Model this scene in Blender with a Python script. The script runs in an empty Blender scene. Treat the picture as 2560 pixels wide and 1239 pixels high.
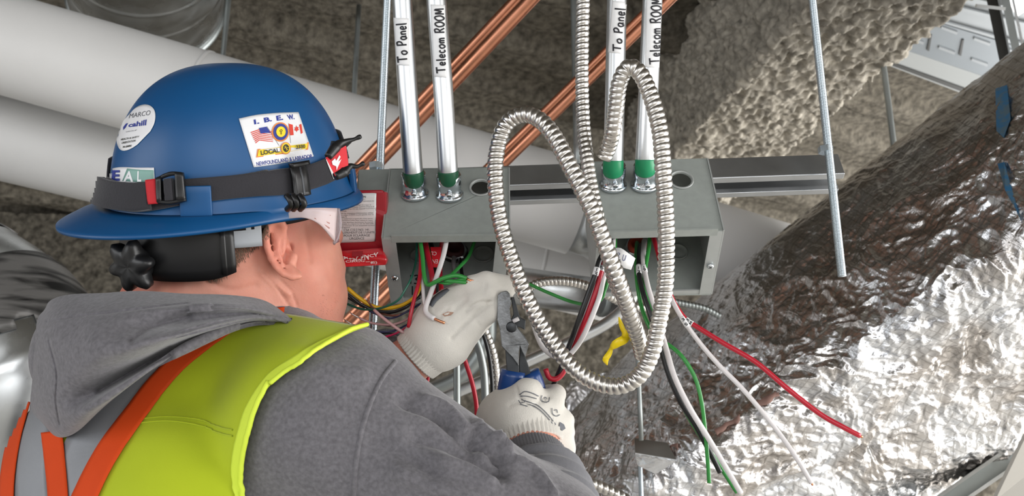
import bpy, bmesh, math, random
import numpy as np
from mathutils import Vector, Matrix
from mathutils.bvhtree import BVHTree
from mathutils.geometry import tessellate_polygon
random.seed(7); RNG = np.random.default_rng(7)
SC = bpy.context.scene; COL = SC.collection
# ------------------------------------------------------------------ camera
F = 2217.0; CX, CY = 1280.0, 619.5
PITCH = math.radians(16.2)
CAM = np.array([0.0, 0.0, 1.38])
R_ = np.array([1.0, 0, 0]); U_ = np.array([0, -math.sin(PITCH), math.cos(PITCH)]); W_ = np.array([0, math.cos(PITCH), math.sin(PITCH)])
cd = bpy.data.cameras.new('camera'); cam = bpy.data.objects.new('camera', cd); COL.objects.link(cam)
cam.location = CAM; cam.rotation_euler = (math.pi/2 + PITCH, 0, 0)
cd.sensor_width = 36; cd.lens = 36*F/2560; cd.clip_start = .02; cd.clip_end = 200
cd.dof.use_dof = True; cd.dof.focus_distance = 0.98; cd.dof.aperture_fstop = 10.0
SC.camera = cam
SC.view_settings.view_transform = 'Standard'; SC.view_settings.look = 'None'
SC.view_settings.gamma = 1; SC.view_settings.use_curve_mapping = False
SC.view_settings.exposure = 0.0
SC.cycles.use_denoising = True
SC.cycles.max_bounces = 8; SC.cycles.diffuse_bounces = 3; SC.cycles.glossy_bounces = 4
SC.cycles.transmission_bounces = 6; SC.cycles.sample_clamp_indirect = 6
# ------------------------------------------------------------------ world: pale overcast daylight beyond the open sides
wd = bpy.data.worlds.new('world'); SC.world = wd; wd.use_nodes = True
wb = wd.node_tree.nodes['Background']; wb.inputs[0].default_value = (0.93, 0.96, 1.0, 1); wb.inputs[1].default_value = 1.2
def light(name, loc, target, size, power, col=(1, 1, 1)):
    l = bpy.data.lights.new(name, 'AREA'); l.shape = 'RECTANGLE'; l.size, l.size_y = size; l.energy = power; l.color = col
    o = bpy.data.objects.new(name, l); COL.objects.link(o); o.location = loc
    o.rotation_euler = (Vector(target)-Vector(loc)).to_track_quat('-Z', 'Y').to_euler()
    return o
# daylight through the window bays of the building: right, left and behind the photographer
light('window_light_right', (4.4, 0.6, 1.4), (0.6, 1.2, 1.5), (5.0, 2.6), 270, (1, .99, .97))
light('fill_light_front_right', (3.9, 4.3, 1.2), (1.2, 1.4, .9), (2.6, 2.0), 210, (1, 1, 1))  # fill light added at the front right to brighten floor and foil
light('window_light_left', (-3.6, -1.6, 1.7), (0, 1.2, 1.6), (3.0, 1.9), 50, (.97, .98, 1))
light('window_light_rear', (1.2, -4.5, 1.6), (0, 1.5, 1.7), (4.0, 2.0), 80, (1, .99, .98))

def P(px, py, d):
    return CAM + R_*((px-CX)/F*d) + U_*((CY-py)/F*d) + W_*d
def PP(l):
    return np.array([P(*q) for q in l])
def proj(v):
    q = np.atleast_2d(v)-CAM; d = q@W_
    return CX+F*(q@R_)/d, CY-F*(q@U_)/d, d
def ray(px, py):
    r = R_*((px-CX)/F) + U_*((CY-py)/F) + W_
    return r/np.linalg.norm(r)
def onplane(px, py, z):
    r = ray(px, py); return CAM + r*((z-CAM[2])/r[2])
# ------------------------------------------------------------------ noise
def _hash(ix, iy, iz, s):
    h = (ix.astype(np.int64)*374761393 + iy.astype(np.int64)*668265263 + iz.astype(np.int64)*2147483647 + s*1274126177) & 0xffffffff
    h = ((h ^ (h >> 13))*1274126177) & 0xffffffff
    h = (h ^ (h >> 16)) & 0xffff
    return h/65535.0*2-1
def vnoise(p, scale, seed=0):
    q = np.asarray(p)*scale; i = np.floor(q).astype(np.int64); f = q-i; f = f*f*(3-2*f); r = 0
    for dx in (0, 1):
        for dy in (0, 1):
            for dz in (0, 1):
                w = (f[:, 0] if dx else 1-f[:, 0])*(f[:, 1] if dy else 1-f[:, 1])*(f[:, 2] if dz else 1-f[:, 2])
                r = r + w*_hash(i[:, 0]+dx, i[:, 1]+dy, i[:, 2]+dz, seed)
    return r
def fbm(p, scale, octs=4, seed=0, gain=.5):
    r = 0; a = 1
    for k in range(octs):
        r = r + a*vnoise(p, scale*2**k, seed+k); a *= gain
    return r
# ------------------------------------------------------------------ materials
MATS = {}
def mat(name, col=(.8, .8, .8), rough=.5, metal=0.0, spec=.5, var=0.0, vscale=20, bump=0.0, bscale=60, bdist=.002,
        col2=None, thr=(.45, .6), cscale=8, trans=0, alpha=1, coat=0, stretch=None, rvar=0, sheen=0, sss=0, weave=0, ior=1.45, transl=0):
    if name in MATS: return MATS[name]
    m = bpy.data.materials.new(name); MATS[name] = m; m.use_nodes = True
    nt = m.node_tree; N = nt.nodes; L = nt.links; b = N['Principled BSDF']
    b.inputs['Base Color'].default_value = (*col, 1); b.inputs['Roughness'].default_value = rough
    b.inputs['Metallic'].default_value = metal; b.inputs['Specular IOR Level'].default_value = spec; b.inputs['IOR'].default_value = ior
    b.inputs['Transmission Weight'].default_value = trans; b.inputs['Alpha'].default_value = alpha
    b.inputs['Coat Weight'].default_value = coat; b.inputs['Sheen Weight'].default_value = sheen
    if sss:
        b.inputs['Subsurface Weight'].default_value = sss; b.inputs['Subsurface Radius'].default_value = (.012, .004, .002); b.inputs['Subsurface Scale'].default_value = .6
    tc = N.new('ShaderNodeTexCoord'); src = tc.outputs['Object']
    if stretch:
        mp = N.new('ShaderNodeMapping'); mp.inputs['Scale'].default_value = stretch; L.new(src, mp.inputs[0]); src = mp.outputs[0]
    cur = None
    if col2 is not None:
        n = N.new('ShaderNodeTexNoise'); n.inputs['Scale'].default_value = cscale; n.inputs['Detail'].default_value = 5; n.inputs['Distortion'].default_value = .6
        L.new(src, n.inputs['Vector']); r = N.new('ShaderNodeValToRGB')
        r.color_ramp.elements[0].position = thr[0]; r.color_ramp.elements[1].position = thr[1]
        r.color_ramp.elements[0].color = (*col, 1); r.color_ramp.elements[1].color = (*col2, 1)
        L.new(n.outputs[0], r.inputs[0]); cur = r.outputs[0]
    if var:
        n = N.new('ShaderNodeTexNoise'); n.inputs['Scale'].default_value = vscale; n.inputs['Detail'].default_value = 6; L.new(src, n.inputs['Vector'])
        mr = N.new('ShaderNodeMapRange'); mr.inputs[1].default_value = .3; mr.inputs[2].default_value = .7
        mr.inputs[3].default_value = 1-var; mr.inputs[4].default_value = 1+var; L.new(n.outputs[0], mr.inputs[0])
        mx = N.new('ShaderNodeVectorMath'); mx.operation = 'SCALE'
        if cur is None: mx.inputs[0].default_value = col
        else: L.new(cur, mx.inputs[0])
        L.new(mr.outputs[0], mx.inputs['Scale']); cur = mx.outputs[0]
    if cur is not None: L.new(cur, b.inputs['Base Color'])
    if rvar:
        n = N.new('ShaderNodeTexNoise'); n.inputs['Scale'].default_value = vscale*.7; n.inputs['Detail'].default_value = 5; L.new(src, n.inputs['Vector'])
        mr = N.new('ShaderNodeMapRange'); mr.inputs[1].default_value = .3; mr.inputs[2].default_value = .7
        mr.inputs[3].default_value = max(.02, rough-rvar); mr.inputs[4].default_value = rough+rvar; L.new(n.outputs[0], mr.inputs[0]); L.new(mr.outputs[0], b.inputs['Roughness'])
    h = None
    if bump:
        n = N.new('ShaderNodeTexNoise'); n.inputs['Scale'].default_value = bscale; n.inputs['Detail'].default_value = 5; L.new(src, n.inputs['Vector'])
        bp = N.new('ShaderNodeBump'); bp.inputs['Strength'].default_value = bump; bp.inputs['Distance'].default_value = bdist
        L.new(n.outputs[0], bp.inputs['Height']); h = bp.outputs[0]
    if weave:
        w = N.new('ShaderNodeTexWave'); w.inputs['Scale'].default_value = weave; w.inputs['Distortion'].default_value = .4; w.bands_direction = 'DIAGONAL'
        L.new(tc.outputs['Object'], w.inputs['Vector'])
        bp = N.new('ShaderNodeBump'); bp.inputs['Strength'].default_value = .35; bp.inputs['Distance'].default_value = .0006
        L.new(w.outputs[1], bp.inputs['Height'])
        if h: L.new(h, bp.inputs['Normal'])
        h = bp.outputs[0]
    if h: L.new(h, b.inputs['Normal'])
    if transl:
        t = N.new('ShaderNodeBsdfTranslucent'); t.inputs[0].default_value = (*col, 1); ms = N.new('ShaderNodeMixShader'); ms.inputs[0].default_value = transl
        L.new(b.outputs[0], ms.inputs[1]); L.new(t.outputs[0], ms.inputs[2]); L.new(ms.outputs[0], N['Material Output'].inputs[0])
    return m
def s2l(r, g, b):
    f = lambda c: (c/255/12.92 if c/255 <= .04045 else ((c/255+.055)/1.055)**2.4)
    return (f(r), f(g), f(b))
# ------------------------------------------------------------------ objects
def wloc(o):
    v = np.zeros(3)
    while o is not None:
        v = v+np.array(o.location); o = o.parent
    return v
def thing(name, label, cat, loc, group=None, kind=None):
    o = bpy.data.objects.new(name, None); COL.objects.link(o); o.location = tuple(float(x) for x in loc); o.empty_display_size = .05
    if label: o['label'] = label
    if cat: o['category'] = cat
    if group: o['group'] = group
    if kind: o['kind'] = kind
    return o
def mesh(name, V, Fc, m, parent=None, smooth=True, label=None, cat=None, group=None, kind=None, mi=None):
    """vertices are given in world metres; the object's origin is the middle of its base"""
    V = np.asarray(V, float)
    base = wloc(parent) if parent is not None else np.array([(V[:, 0].min()+V[:, 0].max())/2, (V[:, 1].min()+V[:, 1].max())/2, V[:, 2].min()])
    me = bpy.data.meshes.new(name); me.from_pydata([tuple(v) for v in (V-base)], [], [tuple(int(i) for i in f) for f in Fc]) if not isinstance(Fc, np.ndarray) else fastmesh(me, V-base, Fc)
    me.update()
    if isinstance(m, (list, tuple)):
        for x in m: me.materials.append(x)
        if mi is not None: me.polygons.foreach_set('material_index', np.asarray(mi, np.int32))
    else: me.materials.append(m)
    if smooth: me.polygons.foreach_set('use_smooth', [True]*len(me.polygons))
    o = bpy.data.objects.new(name, me); COL.objects.link(o)
    if parent is not None: o.parent = parent
    else: o.location = tuple(base)
    if label: o['label'] = label
    if cat: o['category'] = cat
    if group: o['group'] = group
    if kind: o['kind'] = kind
    return o
def fastmesh(me, V, Q):
    n, k = Q.shape
    me.vertices.add(len(V)); me.vertices.foreach_set('co', V.astype(np.float32).ravel())
    me.loops.add(n*k); me.loops.foreach_set('vertex_index', Q.astype(np.int32).ravel())
    me.polygons.add(n); me.polygons.foreach_set('loop_start', np.arange(0, n*k, k, dtype=np.int32))
    me.validate(); me.update(calc_edges=True)
class MB:
    def __init__(s): s.V = []; s.F = []
    def add(s, V, Fc):
        n = sum(len(v) for v in s.V); s.V.append(np.asarray(V, float)); s.F += [tuple(int(i)+n for i in f) for f in Fc]; return s
    def build(s, name, m, parent=None, **k): return mesh(name, np.concatenate(s.V), s.F, m, parent, **k)
def norm(v): v = np.asarray(v, float); return v/(np.linalg.norm(v)+1e-12)
def box_vf(c, ax, ay, az):
    """centre and three half-axis vectors"""
    c, ax, ay, az = map(lambda q: np.asarray(q, float), (c, ax, ay, az))
    V = [c+sx*ax+sy*ay+sz*az for sz in (-1, 1) for sy in (-1, 1) for sx in (-1, 1)]
    Fc = [(0, 2, 3, 1), (4, 5, 7, 6), (0, 1, 5, 4), (2, 6, 7, 3), (0, 4, 6, 2), (1, 3, 7, 5)]
    if np.dot(np.cross(ax, ay), az) < 0: Fc = [f[::-1] for f in Fc]
    return V, Fc
def bevel(o, w=.001, seg=2):
    b = o.modifiers.new('bevel', 'BEVEL'); b.width = w; b.segments = seg; b.limit_method = 'ANGLE'; b.angle_limit = .6
    return o
def slab(pts, t, nrm=None):
    """polygon pts (world, planar-ish) given a thickness t along its normal"""
    pts = np.asarray(pts, float); n = len(pts)
    if nrm is None:
        c = pts.mean(0); nrm = sum(np.cross(pts[i]-c, pts[(i+1) % n]-c) for i in range(n))
    nrm = norm(nrm)
    V = np.concatenate([pts, pts+nrm*t])
    tri = tessellate_polygon([[Vector(p) for p in pts]])
    c = pts.mean(0); pn = sum(np.cross(pts[i]-c, pts[(i+1) % n]-c) for i in range(n)); flip = np.dot(pn, nrm) < 0
    Fc = []
    for t3 in tri:
        a, b, d = t3
        tn = np.cross(pts[b]-pts[a], pts[d]-pts[a])
        if np.dot(tn, nrm) > 0: Fc += [(d, b, a), (a+n, b+n, d+n)]
        else: Fc += [(a, b, d), (d+n, b+n, a+n)]
    for i in range(n):
        j = (i+1) % n; Fc.append((i, j, j+n, i+n) if not flip else (j, i, i+n, j+n))
    return V, Fc
def spline(pts, step=None, n=None):
    """Catmull-Rom through pts (k x dim), resampled evenly by length"""
    p = np.asarray(pts, float)
    if len(p) == 2: dense = p[0]+(p[1]-p[0])*np.linspace(0, 1, 50)[:, None]
    else:
        q = np.vstack([2*p[0]-p[1], p, 2*p[-1]-p[-2]]); out = []
        for i in range(1, len(q)-2):
            t = np.linspace(0, 1, 24, endpoint=False)[:, None]
            a, b, c, d = q[i-1], q[i], q[i+1], q[i+2]
            out.append(.5*((2*b)+(-a+c)*t+(2*a-5*b+4*c-d)*t**2+(-a+3*b-3*c+d)*t**3))
        dense = np.vstack(out+[p[-1:]])
    L = np.r_[0, np.cumsum(np.linalg.norm(np.diff(dense[:, :3], axis=0), axis=1))]
    if n is None: n = max(2, int(L[-1]/step)+1)
    s = np.linspace(0, L[-1], n)
    return np.stack([np.interp(s, L, dense[:, k]) for k in range(p.shape[1])], 1)
def frames(C):
    T = np.gradient(C, axis=0); T /= np.linalg.norm(T, axis=1)[:, None]+1e-12
    up = np.array([0, -1., 0]);
    if abs(T[0]@up) > .9: up = np.array([1., 0, 0])
    A = np.zeros_like(C); a = norm(up-T[0]*(up@T[0])); A[0] = a
    for i in range(1, len(C)):
        a = a-T[i]*(a@T[i]); a = a/np.linalg.norm(a); A[i] = a
    return T, A, np.cross(T, A)
def tube_vf(C, rad, segs=12, caps=True):
    """rad: scalar, per-point array, or (n,segs) array"""
    C = np.asarray(C, float); T, A, B = frames(C); n = len(C)
    th = np.linspace(0, 2*math.pi, segs, endpoint=False)
    r = np.broadcast_to(np.asarray(rad, float).reshape(-1, 1) if np.ndim(rad) < 2 else rad, (n, segs)) if np.ndim(rad) else np.full((n, segs), rad)
    V = C[:, None, :]+r[..., None]*(A[:, None, :]*np.cos(th)[None, :, None]+B[:, None, :]*np.sin(th)[None, :, None])
    V = V.reshape(-1, 3); i = np.arange(n-1)[:, None]*segs; j = np.arange(segs)[None, :]; j2 = (j+1) % segs
    Q = np.stack([i+j, i+j2, i+segs+j2, i+segs+j], -1).reshape(-1, 4)
    Fc = [tuple(q) for q in Q]
    if caps: Fc += [tuple(range(segs-1, -1, -1)), tuple(range((n-1)*segs, n*segs))]
    return V, Fc
def tube(name, pts, r, m, parent=None, segs=12, step=.006, **k):
    return mesh(name, *tube_vf(spline(pts, step), r, segs), m, parent, **k)
def lathe_vf(base, axis, prof, segs=24):
    """prof: list of (distance along axis, radius)"""
    axis = norm(axis); a = np.array([0, 0, 1.]) if abs(axis[2]) < .9 else np.array([1., 0, 0]); A = norm(np.cross(axis, a)); B = np.cross(axis, A)
    th = np.linspace(0, 2*math.pi, segs, endpoint=False); ring = np.cos(th)[:, None]*A+np.sin(th)[:, None]*B
    V = np.concatenate([np.asarray(base)+axis*h+ring*max(r, 1e-5) for h, r in prof]); n = len(prof); Fc = []
    for i in range(n-1):
        for j in range(segs):
            j2 = (j+1) % segs; Fc.append((i*segs+j, i*segs+j2, (i+1)*segs+j2, (i+1)*segs+j))
    Fc += [tuple(range(segs-1, -1, -1)), tuple(range((n-1)*segs, n*segs))]
    return V, Fc
def grid_faces(nu, nv):
    i = np.arange(nu-1)[:, None]*nv; j = np.arange(nv-1)[None, :]
    return np.stack([i+j, i+j+1, i+nv+j+1, i+nv+j], -1).reshape(-1, 4)
def solid(o, t, off=-1):
    s = o.modifiers.new('solid', 'SOLIDIFY'); s.thickness = t; s.offset = off; return o
# ------------------------------------------------------------------ prints and patches laid on real surfaces
def bvh_of(*objs):
    V = []; Fc = []
    for o in objs:
        n = len(V); w = wloc(o); V += [tuple(np.array(v.co)+w) for v in o.data.vertices]; Fc += [tuple(i+n for i in p.vertices) for p in o.data.polygons]
    return BVHTree.FromPolygons(V, Fc)
def drop(bvh, px, py, off=.0006, fallback=None):
    d = ray(px, py); h = bvh.ray_cast(Vector(CAM), Vector(d), 8.0)
    if h[0] is None: return None
    n = np.array(h[1]);
    if n@d > 0: n = -n
    return np.array(h[0])+n*off
def quadmap(q):
    """q: 4 px corners TL,TR,BR,BL -> function (u right 0..1, v down 0..1) -> px"""
    q = np.asarray(q, float)
    return lambda u, v: q[0]*(1-u)*(1-v)+q[1]*u*(1-v)+q[2]*u*v+q[3]*(1-u)*v
def patch(name, bvh, A, B, nu, nv, m, parent, off=.0008, thick=.0006, smooth=True, **k):
    """sheet between two pixel curves A and B, laid on a surface"""
    a = spline(A, n=nu); b = spline(B, n=nu); V = []; last = None; dl = 1.0; bad = []
    for i in range(nu):
        for j in range(nv):
            t = j/(nv-1); px, py = a[i]*(1-t)+b[i]*t; p = drop(bvh, px, py, off)
            if p is None: bad.append(len(V)); p = P(px, py, dl)
            else: dl = (p-CAM)@W_
            V.append(p)
    bad = set(bad); Fc = [f for f in grid_faces(nu, nv) if not any(int(i) in bad for i in f)]
    if not Fc: Fc = list(grid_faces(nu, nv))
    V = np.array(V); f = Fc[len(Fc)//2]; nn = np.cross(V[f[1]]-V[f[0]], V[f[2]]-V[f[0]])
    if nn@(V[f[0]]-CAM) > 0: Fc = [tuple(x)[::-1] for x in Fc]
    used = sorted({int(i) for x in Fc for i in x}); mp = {u: i for i, u in enumerate(used)}
    o = mesh(name, V[used], [tuple(mp[int(i)] for i in x) for x in Fc], m, parent, smooth=smooth, **k)
    return solid(o, thick, 1)
def decal(name, bvh, q, m, parent, nu=10, nv=10, off=.0006, **k):
    q = np.asarray(q, float)
    return patch(name, bvh, [q[0], q[1]], [q[3], q[2]], nu, nv, m, parent, off=off, thick=.0002, **k)
def poly_decal(name, bvh, pts, m, parent, off=.0009, **k):
    V = [drop(bvh, x, y, off) for x, y in pts]
    if any(v is None for v in V): return None
    tri = tessellate_polygon([[Vector((x, y, 0)) for x, y in pts]]); Fc = []
    for a, b, c in tri:
        nn = np.cross(V[b]-V[a], V[c]-V[a]); Fc.append((a, b, c) if nn@(V[a]-CAM) < 0 else (c, b, a))
    return mesh(name, V, Fc, m, parent, smooth=False, **k)
def disc_pts(cx, cy, rx, ry, rot=0, n=24):
    return [(cx+rx*math.cos(t)*math.cos(rot)-ry*math.sin(t)*math.sin(rot), cy+rx*math.cos(t)*math.sin(rot)+ry*math.sin(t)*math.cos(rot)) for t in np.linspace(0, 2*math.pi, n, endpoint=False)]
_TX = {}
def text_shape(s, bold=0.0):
    key = (s, bold)
    if key in _TX: return _TX[key]
    c = bpy.data.curves.new('lettering', 'FONT'); c.body = s; c.resolution_u = 3; c.offset = bold; o = bpy.data.objects.new('lettering', c); COL.objects.link(o)
    dg = bpy.context.evaluated_depsgraph_get(); me = o.evaluated_get(dg).to_mesh()
    V = np.array([tuple(v.co)[:2] for v in me.vertices]); Fc = [tuple(p.vertices) for p in me.polygons]
    o.evaluated_get(dg).to_mesh_clear(); bpy.data.objects.remove(o); bpy.data.curves.remove(c)
    mn = V.min(0); mx = V.max(0); V = (V-mn)/(mx-mn); _TX[key] = (V, Fc, (mx-mn)[0]/(mx-mn)[1]); return _TX[key]
def text_decal(name, bvh, s, q, m, parent, off=.0011, bold=0.0, **k):
    V2, Fc, asp = text_shape(s, bold); f = quadmap(q); V = []
    for u, v in V2:
        px, py = f(u, 1-v); p = drop(bvh, px, py, off); V.append(p)
    ok = [p is not None for p in V]; Fc = [x for x in Fc if all(ok[i] for i in x)]
    if not Fc: return None
    g = next(p for p in V if p is not None); V = [p if p is not None else g for p in V]
    out = []
    for x in Fc:
        nn = np.cross(V[x[1]]-V[x[0]], V[x[2]]-V[x[0]]); out.append(x if nn@(V[x[0]]-CAM) < 0 else x[::-1])
    return mesh(name, V, out, m, parent, smooth=False, **k)
def stroke_decal(name, bvh, strokes, q, m, parent, w=2.2, off=.0011, **k):
    """hand-drawn strokes in unit square (u right, v down) as flat ink ribbons"""
    f = quadmap(q); mb = MB()
    for st in strokes:
        c = spline([f(u, v) for u, v in st], n=max(4, 5*len(st))); t = np.gradient(c, axis=0); t /= np.linalg.norm(t, axis=1)[:, None]+1e-9
        nn = np.stack([-t[:, 1], t[:, 0]], 1)*w/2; V = []; good = True
        for i in range(len(c)):
            for sgn in (-1, 1):
                p = drop(bvh, *(c[i]+sgn*nn[i]), off)
                if p is None: good = False; break
                V.append(p)
            if not good: break
        if good: mb.add(V, [(2*i, 2*i+1, 2*i+3, 2*i+2) for i in range(len(c)-1)])
    if mb.V: return mb.build(name, m, parent, smooth=False, **k)
# hand lettering: glyph strokes in a box of (width) x 1, baseline at 1
GL = {'T': (.8, [[(0, .05), (.8, .0)], [(.4, .03), (.38, 1)]]), 'o': (.5, [[(.25, .45), (.03, .65), (.08, .95), (.3, 1), (.48, .75), (.4, .5), (.25, .45)]]),
 'O': (.62, [[(.3, .08), (.03, .4), (.08, .85), (.32, 1), (.58, .7), (.52, .2), (.3, .08)]]),
 'P': (.55, [[(.08, .05), (.06, 1)], [(.0, .1), (.4, .02), (.52, .25), (.35, .5), (.08, .58)]]),
 'a': (.5, [[(.42, .5), (.15, .48), (.03, .75), (.15, 1), (.35, .9), (.42, .5)], [(.42, .5), (.42, .85), (.5, 1)]]),
 'n': (.48, [[(.05, .48), (.06, 1)], [(.06, .65), (.22, .48), (.38, .58), (.4, 1)]]),
 'e': (.45, [[(.05, .75), (.38, .68), (.33, .48), (.12, .5), (.03, .78), (.15, 1), (.42, .92)]]),
 'l': (.2, [[(.1, 0), (.09, .95), (.17, 1)]]), 'c': (.42, [[(.38, .5), (.15, .48), (.03, .75), (.15, 1), (.4, .95)]]),
 'M': (.75, [[(.05, 1), (.12, .1), (.35, .8), (.6, .08), (.7, 1)]]), 'R': (.6, [[(.08, .05), (.06, 1)], [(.0, .1), (.4, .02), (.5, .25), (.3, .5), (.08, .55)], [(.25, .52), (.56, 1)]]),
 'm': (.65, [[(.04, .5), (.05, 1)], [(.05, .62), (.2, .48), (.3, .6), (.3, 1)], [(.3, .62), (.48, .48), (.58, .6), (.6, 1)]]),
 'x': (.4, [[(.02, .5), (.38, 1)], [(.36, .5), (.02, 1)]]), '3': (.45, [[(.05, .1), (.35, .05), (.38, .3), (.18, .48), (.42, .65), (.35, .95), (.03, .95)]]),
 '.': (.2, [[(.08, .93), (.12, 1)]]), 'U': (.5, [[(.05, .1), (.06, .8), (.25, 1), (.42, .8), (.45, .1)]]), ' ': (.35, []), '1': (.25, [[(.12, 0), (.12, 1)]]), '5': (.45, [[(.4, .05), (.1, .05), (.08, .45), (.35, .5), (.35, .9), (.03, .95)]]),
 'N': (.55, [[(.05, 1), (.08, .05), (.45, 1), (.5, .05)]]), 'V': (.5, [[(.0, 0), (.25, 1), (.5, 0)]])}
def hand(s, gap=.16):
    x = 0; out = []
    for ch in s:
        w, st = GL[ch]
        for q in st: out.append([(x+a, b) for a, b in q])
        x += w+gap
    x -= gap
    return [[(a/x, b) for a, b in q] for q in out]
# ------------------------------------------------------------------ signed-distance bodies, meshed by surface nets
def s_cap(p, a, b, ra, rb):
    a = np.asarray(a); b = np.asarray(b); ab = b-a; h = np.clip(((p-a)@ab)/(ab@ab), 0, 1)
    return np.linalg.norm(p-a-h[:, None]*ab, axis=1)-(ra+(rb-ra)*h)
def s_ell(p, c, r, M=None):
    q = p-np.asarray(c)
    if M is not None: q = q@np.asarray(M).T      # rows of M are the local axes
    r = np.asarray(r); k0 = np.linalg.norm(q/r, axis=1); k1 = np.linalg.norm(q/(r*r), axis=1)+1e-9
    return k0*(k0-1)/k1
def smin(a, b, k):
    h = np.clip(.5+.5*(b-a)/k, 0, 1); return b*(1-h)+a*h-k*h*(1-h)
def nets(f, lo, hi, step, axes=None):
    if axes is None: axes = [np.arange(lo[i], hi[i]+step, step) for i in range(3)]
    X, Y, Z = axes; nx, ny, nz = map(len, axes); vals = np.empty((nx, ny, nz), np.float32)
    yy, zz = np.meshgrid(Y, Z, indexing='ij'); plane = np.stack([np.zeros(yy.size), yy.ravel(), zz.ravel()], 1)
    ch = max(1, 400000//(ny*nz))
    for i in range(0, nx, ch):
        xs = X[i:i+ch]; pts = np.tile(plane, (len(xs), 1)); pts[:, 0] = np.repeat(xs, ny*nz)
        vals[i:i+ch] = f(pts).reshape(len(xs), ny, nz)
    ins = vals < 0
    c = np.zeros((nx-1, ny-1, nz-1), np.int8)
    for a in (0, 1):
        for b in (0, 1):
            for d in (0, 1): c += ins[a:nx-1+a, b:ny-1+b, d:nz-1+d]
    act = (c > 0) & (c < 8); I, J, K = np.nonzero(act); idx = -np.ones(act.shape, np.int64); idx[act] = np.arange(len(I))
    acc = np.zeros((len(I), 3)); cnt = np.zeros(len(I))
    cs = [(a, b, d) for a in (0, 1) for b in (0, 1) for d in (0, 1)]
    for p in cs:
        for q in cs:
            if sum(abs(p[i]-q[i]) for i in range(3)) != 1 or p > q: continue
            va = vals[I+p[0], J+p[1], K+p[2]]; vb = vals[I+q[0], J+q[1], K+q[2]]; m_ = (va < 0) != (vb < 0)
            t = np.where(m_, va/np.where(np.abs(va-vb) < 1e-12, 1, va-vb), 0)
            pa = np.stack([X[I+p[0]], Y[J+p[1]], Z[K+p[2]]], 1); pb = np.stack([X[I+q[0]], Y[J+q[1]], Z[K+q[2]]], 1)
            acc += m_[:, None]*(pa+(pb-pa)*t[:, None]); cnt += m_
    V = acc/cnt[:, None]; Q = []
    def quads(sl, cells):
        A = ins[sl[0]]; B = ins[sl[1]]; e = A != B; return e
    # x edges
    e = ins[:-1, 1:-1, 1:-1] != ins[1:, 1:-1, 1:-1]; i, j, k = np.nonzero(e); s = ins[:-1, 1:-1, 1:-1][e]; j += 1; k += 1
    q = np.stack([idx[i, j-1, k-1], idx[i, j, k-1], idx[i, j, k], idx[i, j-1, k]], 1); q[~s] = q[~s][:, ::-1]; Q.append(q)
    e = ins[1:-1, :-1, 1:-1] != ins[1:-1, 1:, 1:-1]; i, j, k = np.nonzero(e); s = ins[1:-1, :-1, 1:-1][e]; i += 1; k += 1
    q = np.stack([idx[i-1, j, k-1], idx[i-1, j, k], idx[i, j, k], idx[i, j, k-1]], 1); q[~s] = q[~s][:, ::-1]; Q.append(q)
    e = ins[1:-1, 1:-1, :-1] != ins[1:-1, 1:-1, 1:]; i, j, k = np.nonzero(e); s = ins[1:-1, 1:-1, :-1][e]; i += 1; j += 1
    q = np.stack([idx[i-1, j-1, k], idx[i, j-1, k], idx[i, j, k], idx[i-1, j, k]], 1); q[~s] = q[~s][:, ::-1]; Q.append(q)
    return V, np.concatenate(Q)
def accum(S, idx, val):
    for k in range(3): S[:, k] += np.bincount(idx, weights=val[:, k], minlength=len(S))
def relax(V, Q, n=1, lam=.5):
    for _ in range(n):
        S = np.zeros_like(V); c = np.zeros(len(V))
        for a, b in ((0, 1), (1, 2), (2, 3), (3, 0)):
            accum(S, Q[:, a], V[Q[:, b]]); accum(S, Q[:, b], V[Q[:, a]]); c += np.bincount(Q[:, a], minlength=len(V))+np.bincount(Q[:, b], minlength=len(V))
        V = V+lam*(S/np.maximum(c, 1)[:, None]-V)
    return V
def vnormals(V, Q):
    n = np.cross(V[Q[:, 2]]-V[Q[:, 0]], V[Q[:, 3]]-V[Q[:, 1]]); N = np.zeros_like(V)
    for a in range(4): accum(N, Q[:, a], n)
    return N/(np.linalg.norm(N, axis=1)[:, None]+1e-12)
def polydist(px, py, line):
    """distance in px from points to a polyline"""
    line = np.asarray(line, float); best = np.full(len(px), 1e9); p = np.stack([px, py], 1)
    for a, b in zip(line[:-1], line[1:]):
        ab = b-a; h = np.clip(((p-a)@ab)/(ab@ab+1e-9), 0, 1); best = np.minimum(best, np.linalg.norm(p-a-h[:, None]*ab, axis=1))
    return best
def crease(V, Nn, folds):
    """folds: (pixel polyline, width px, height m) moved along the normal where the surface faces the lens"""
    px, py, d = proj(V); face = np.clip(-(Nn*((V-CAM)/np.linalg.norm(V-CAM, axis=1)[:, None])).sum(1), 0, 1); D = np.zeros(len(V))
    for line, w, h in folds:
        D += h*np.exp(-(polydist(px, py, spline(line, n=40))/w)**2)
    return V+Nn*(D*np.minimum(1, face*2))[:, None]
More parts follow.
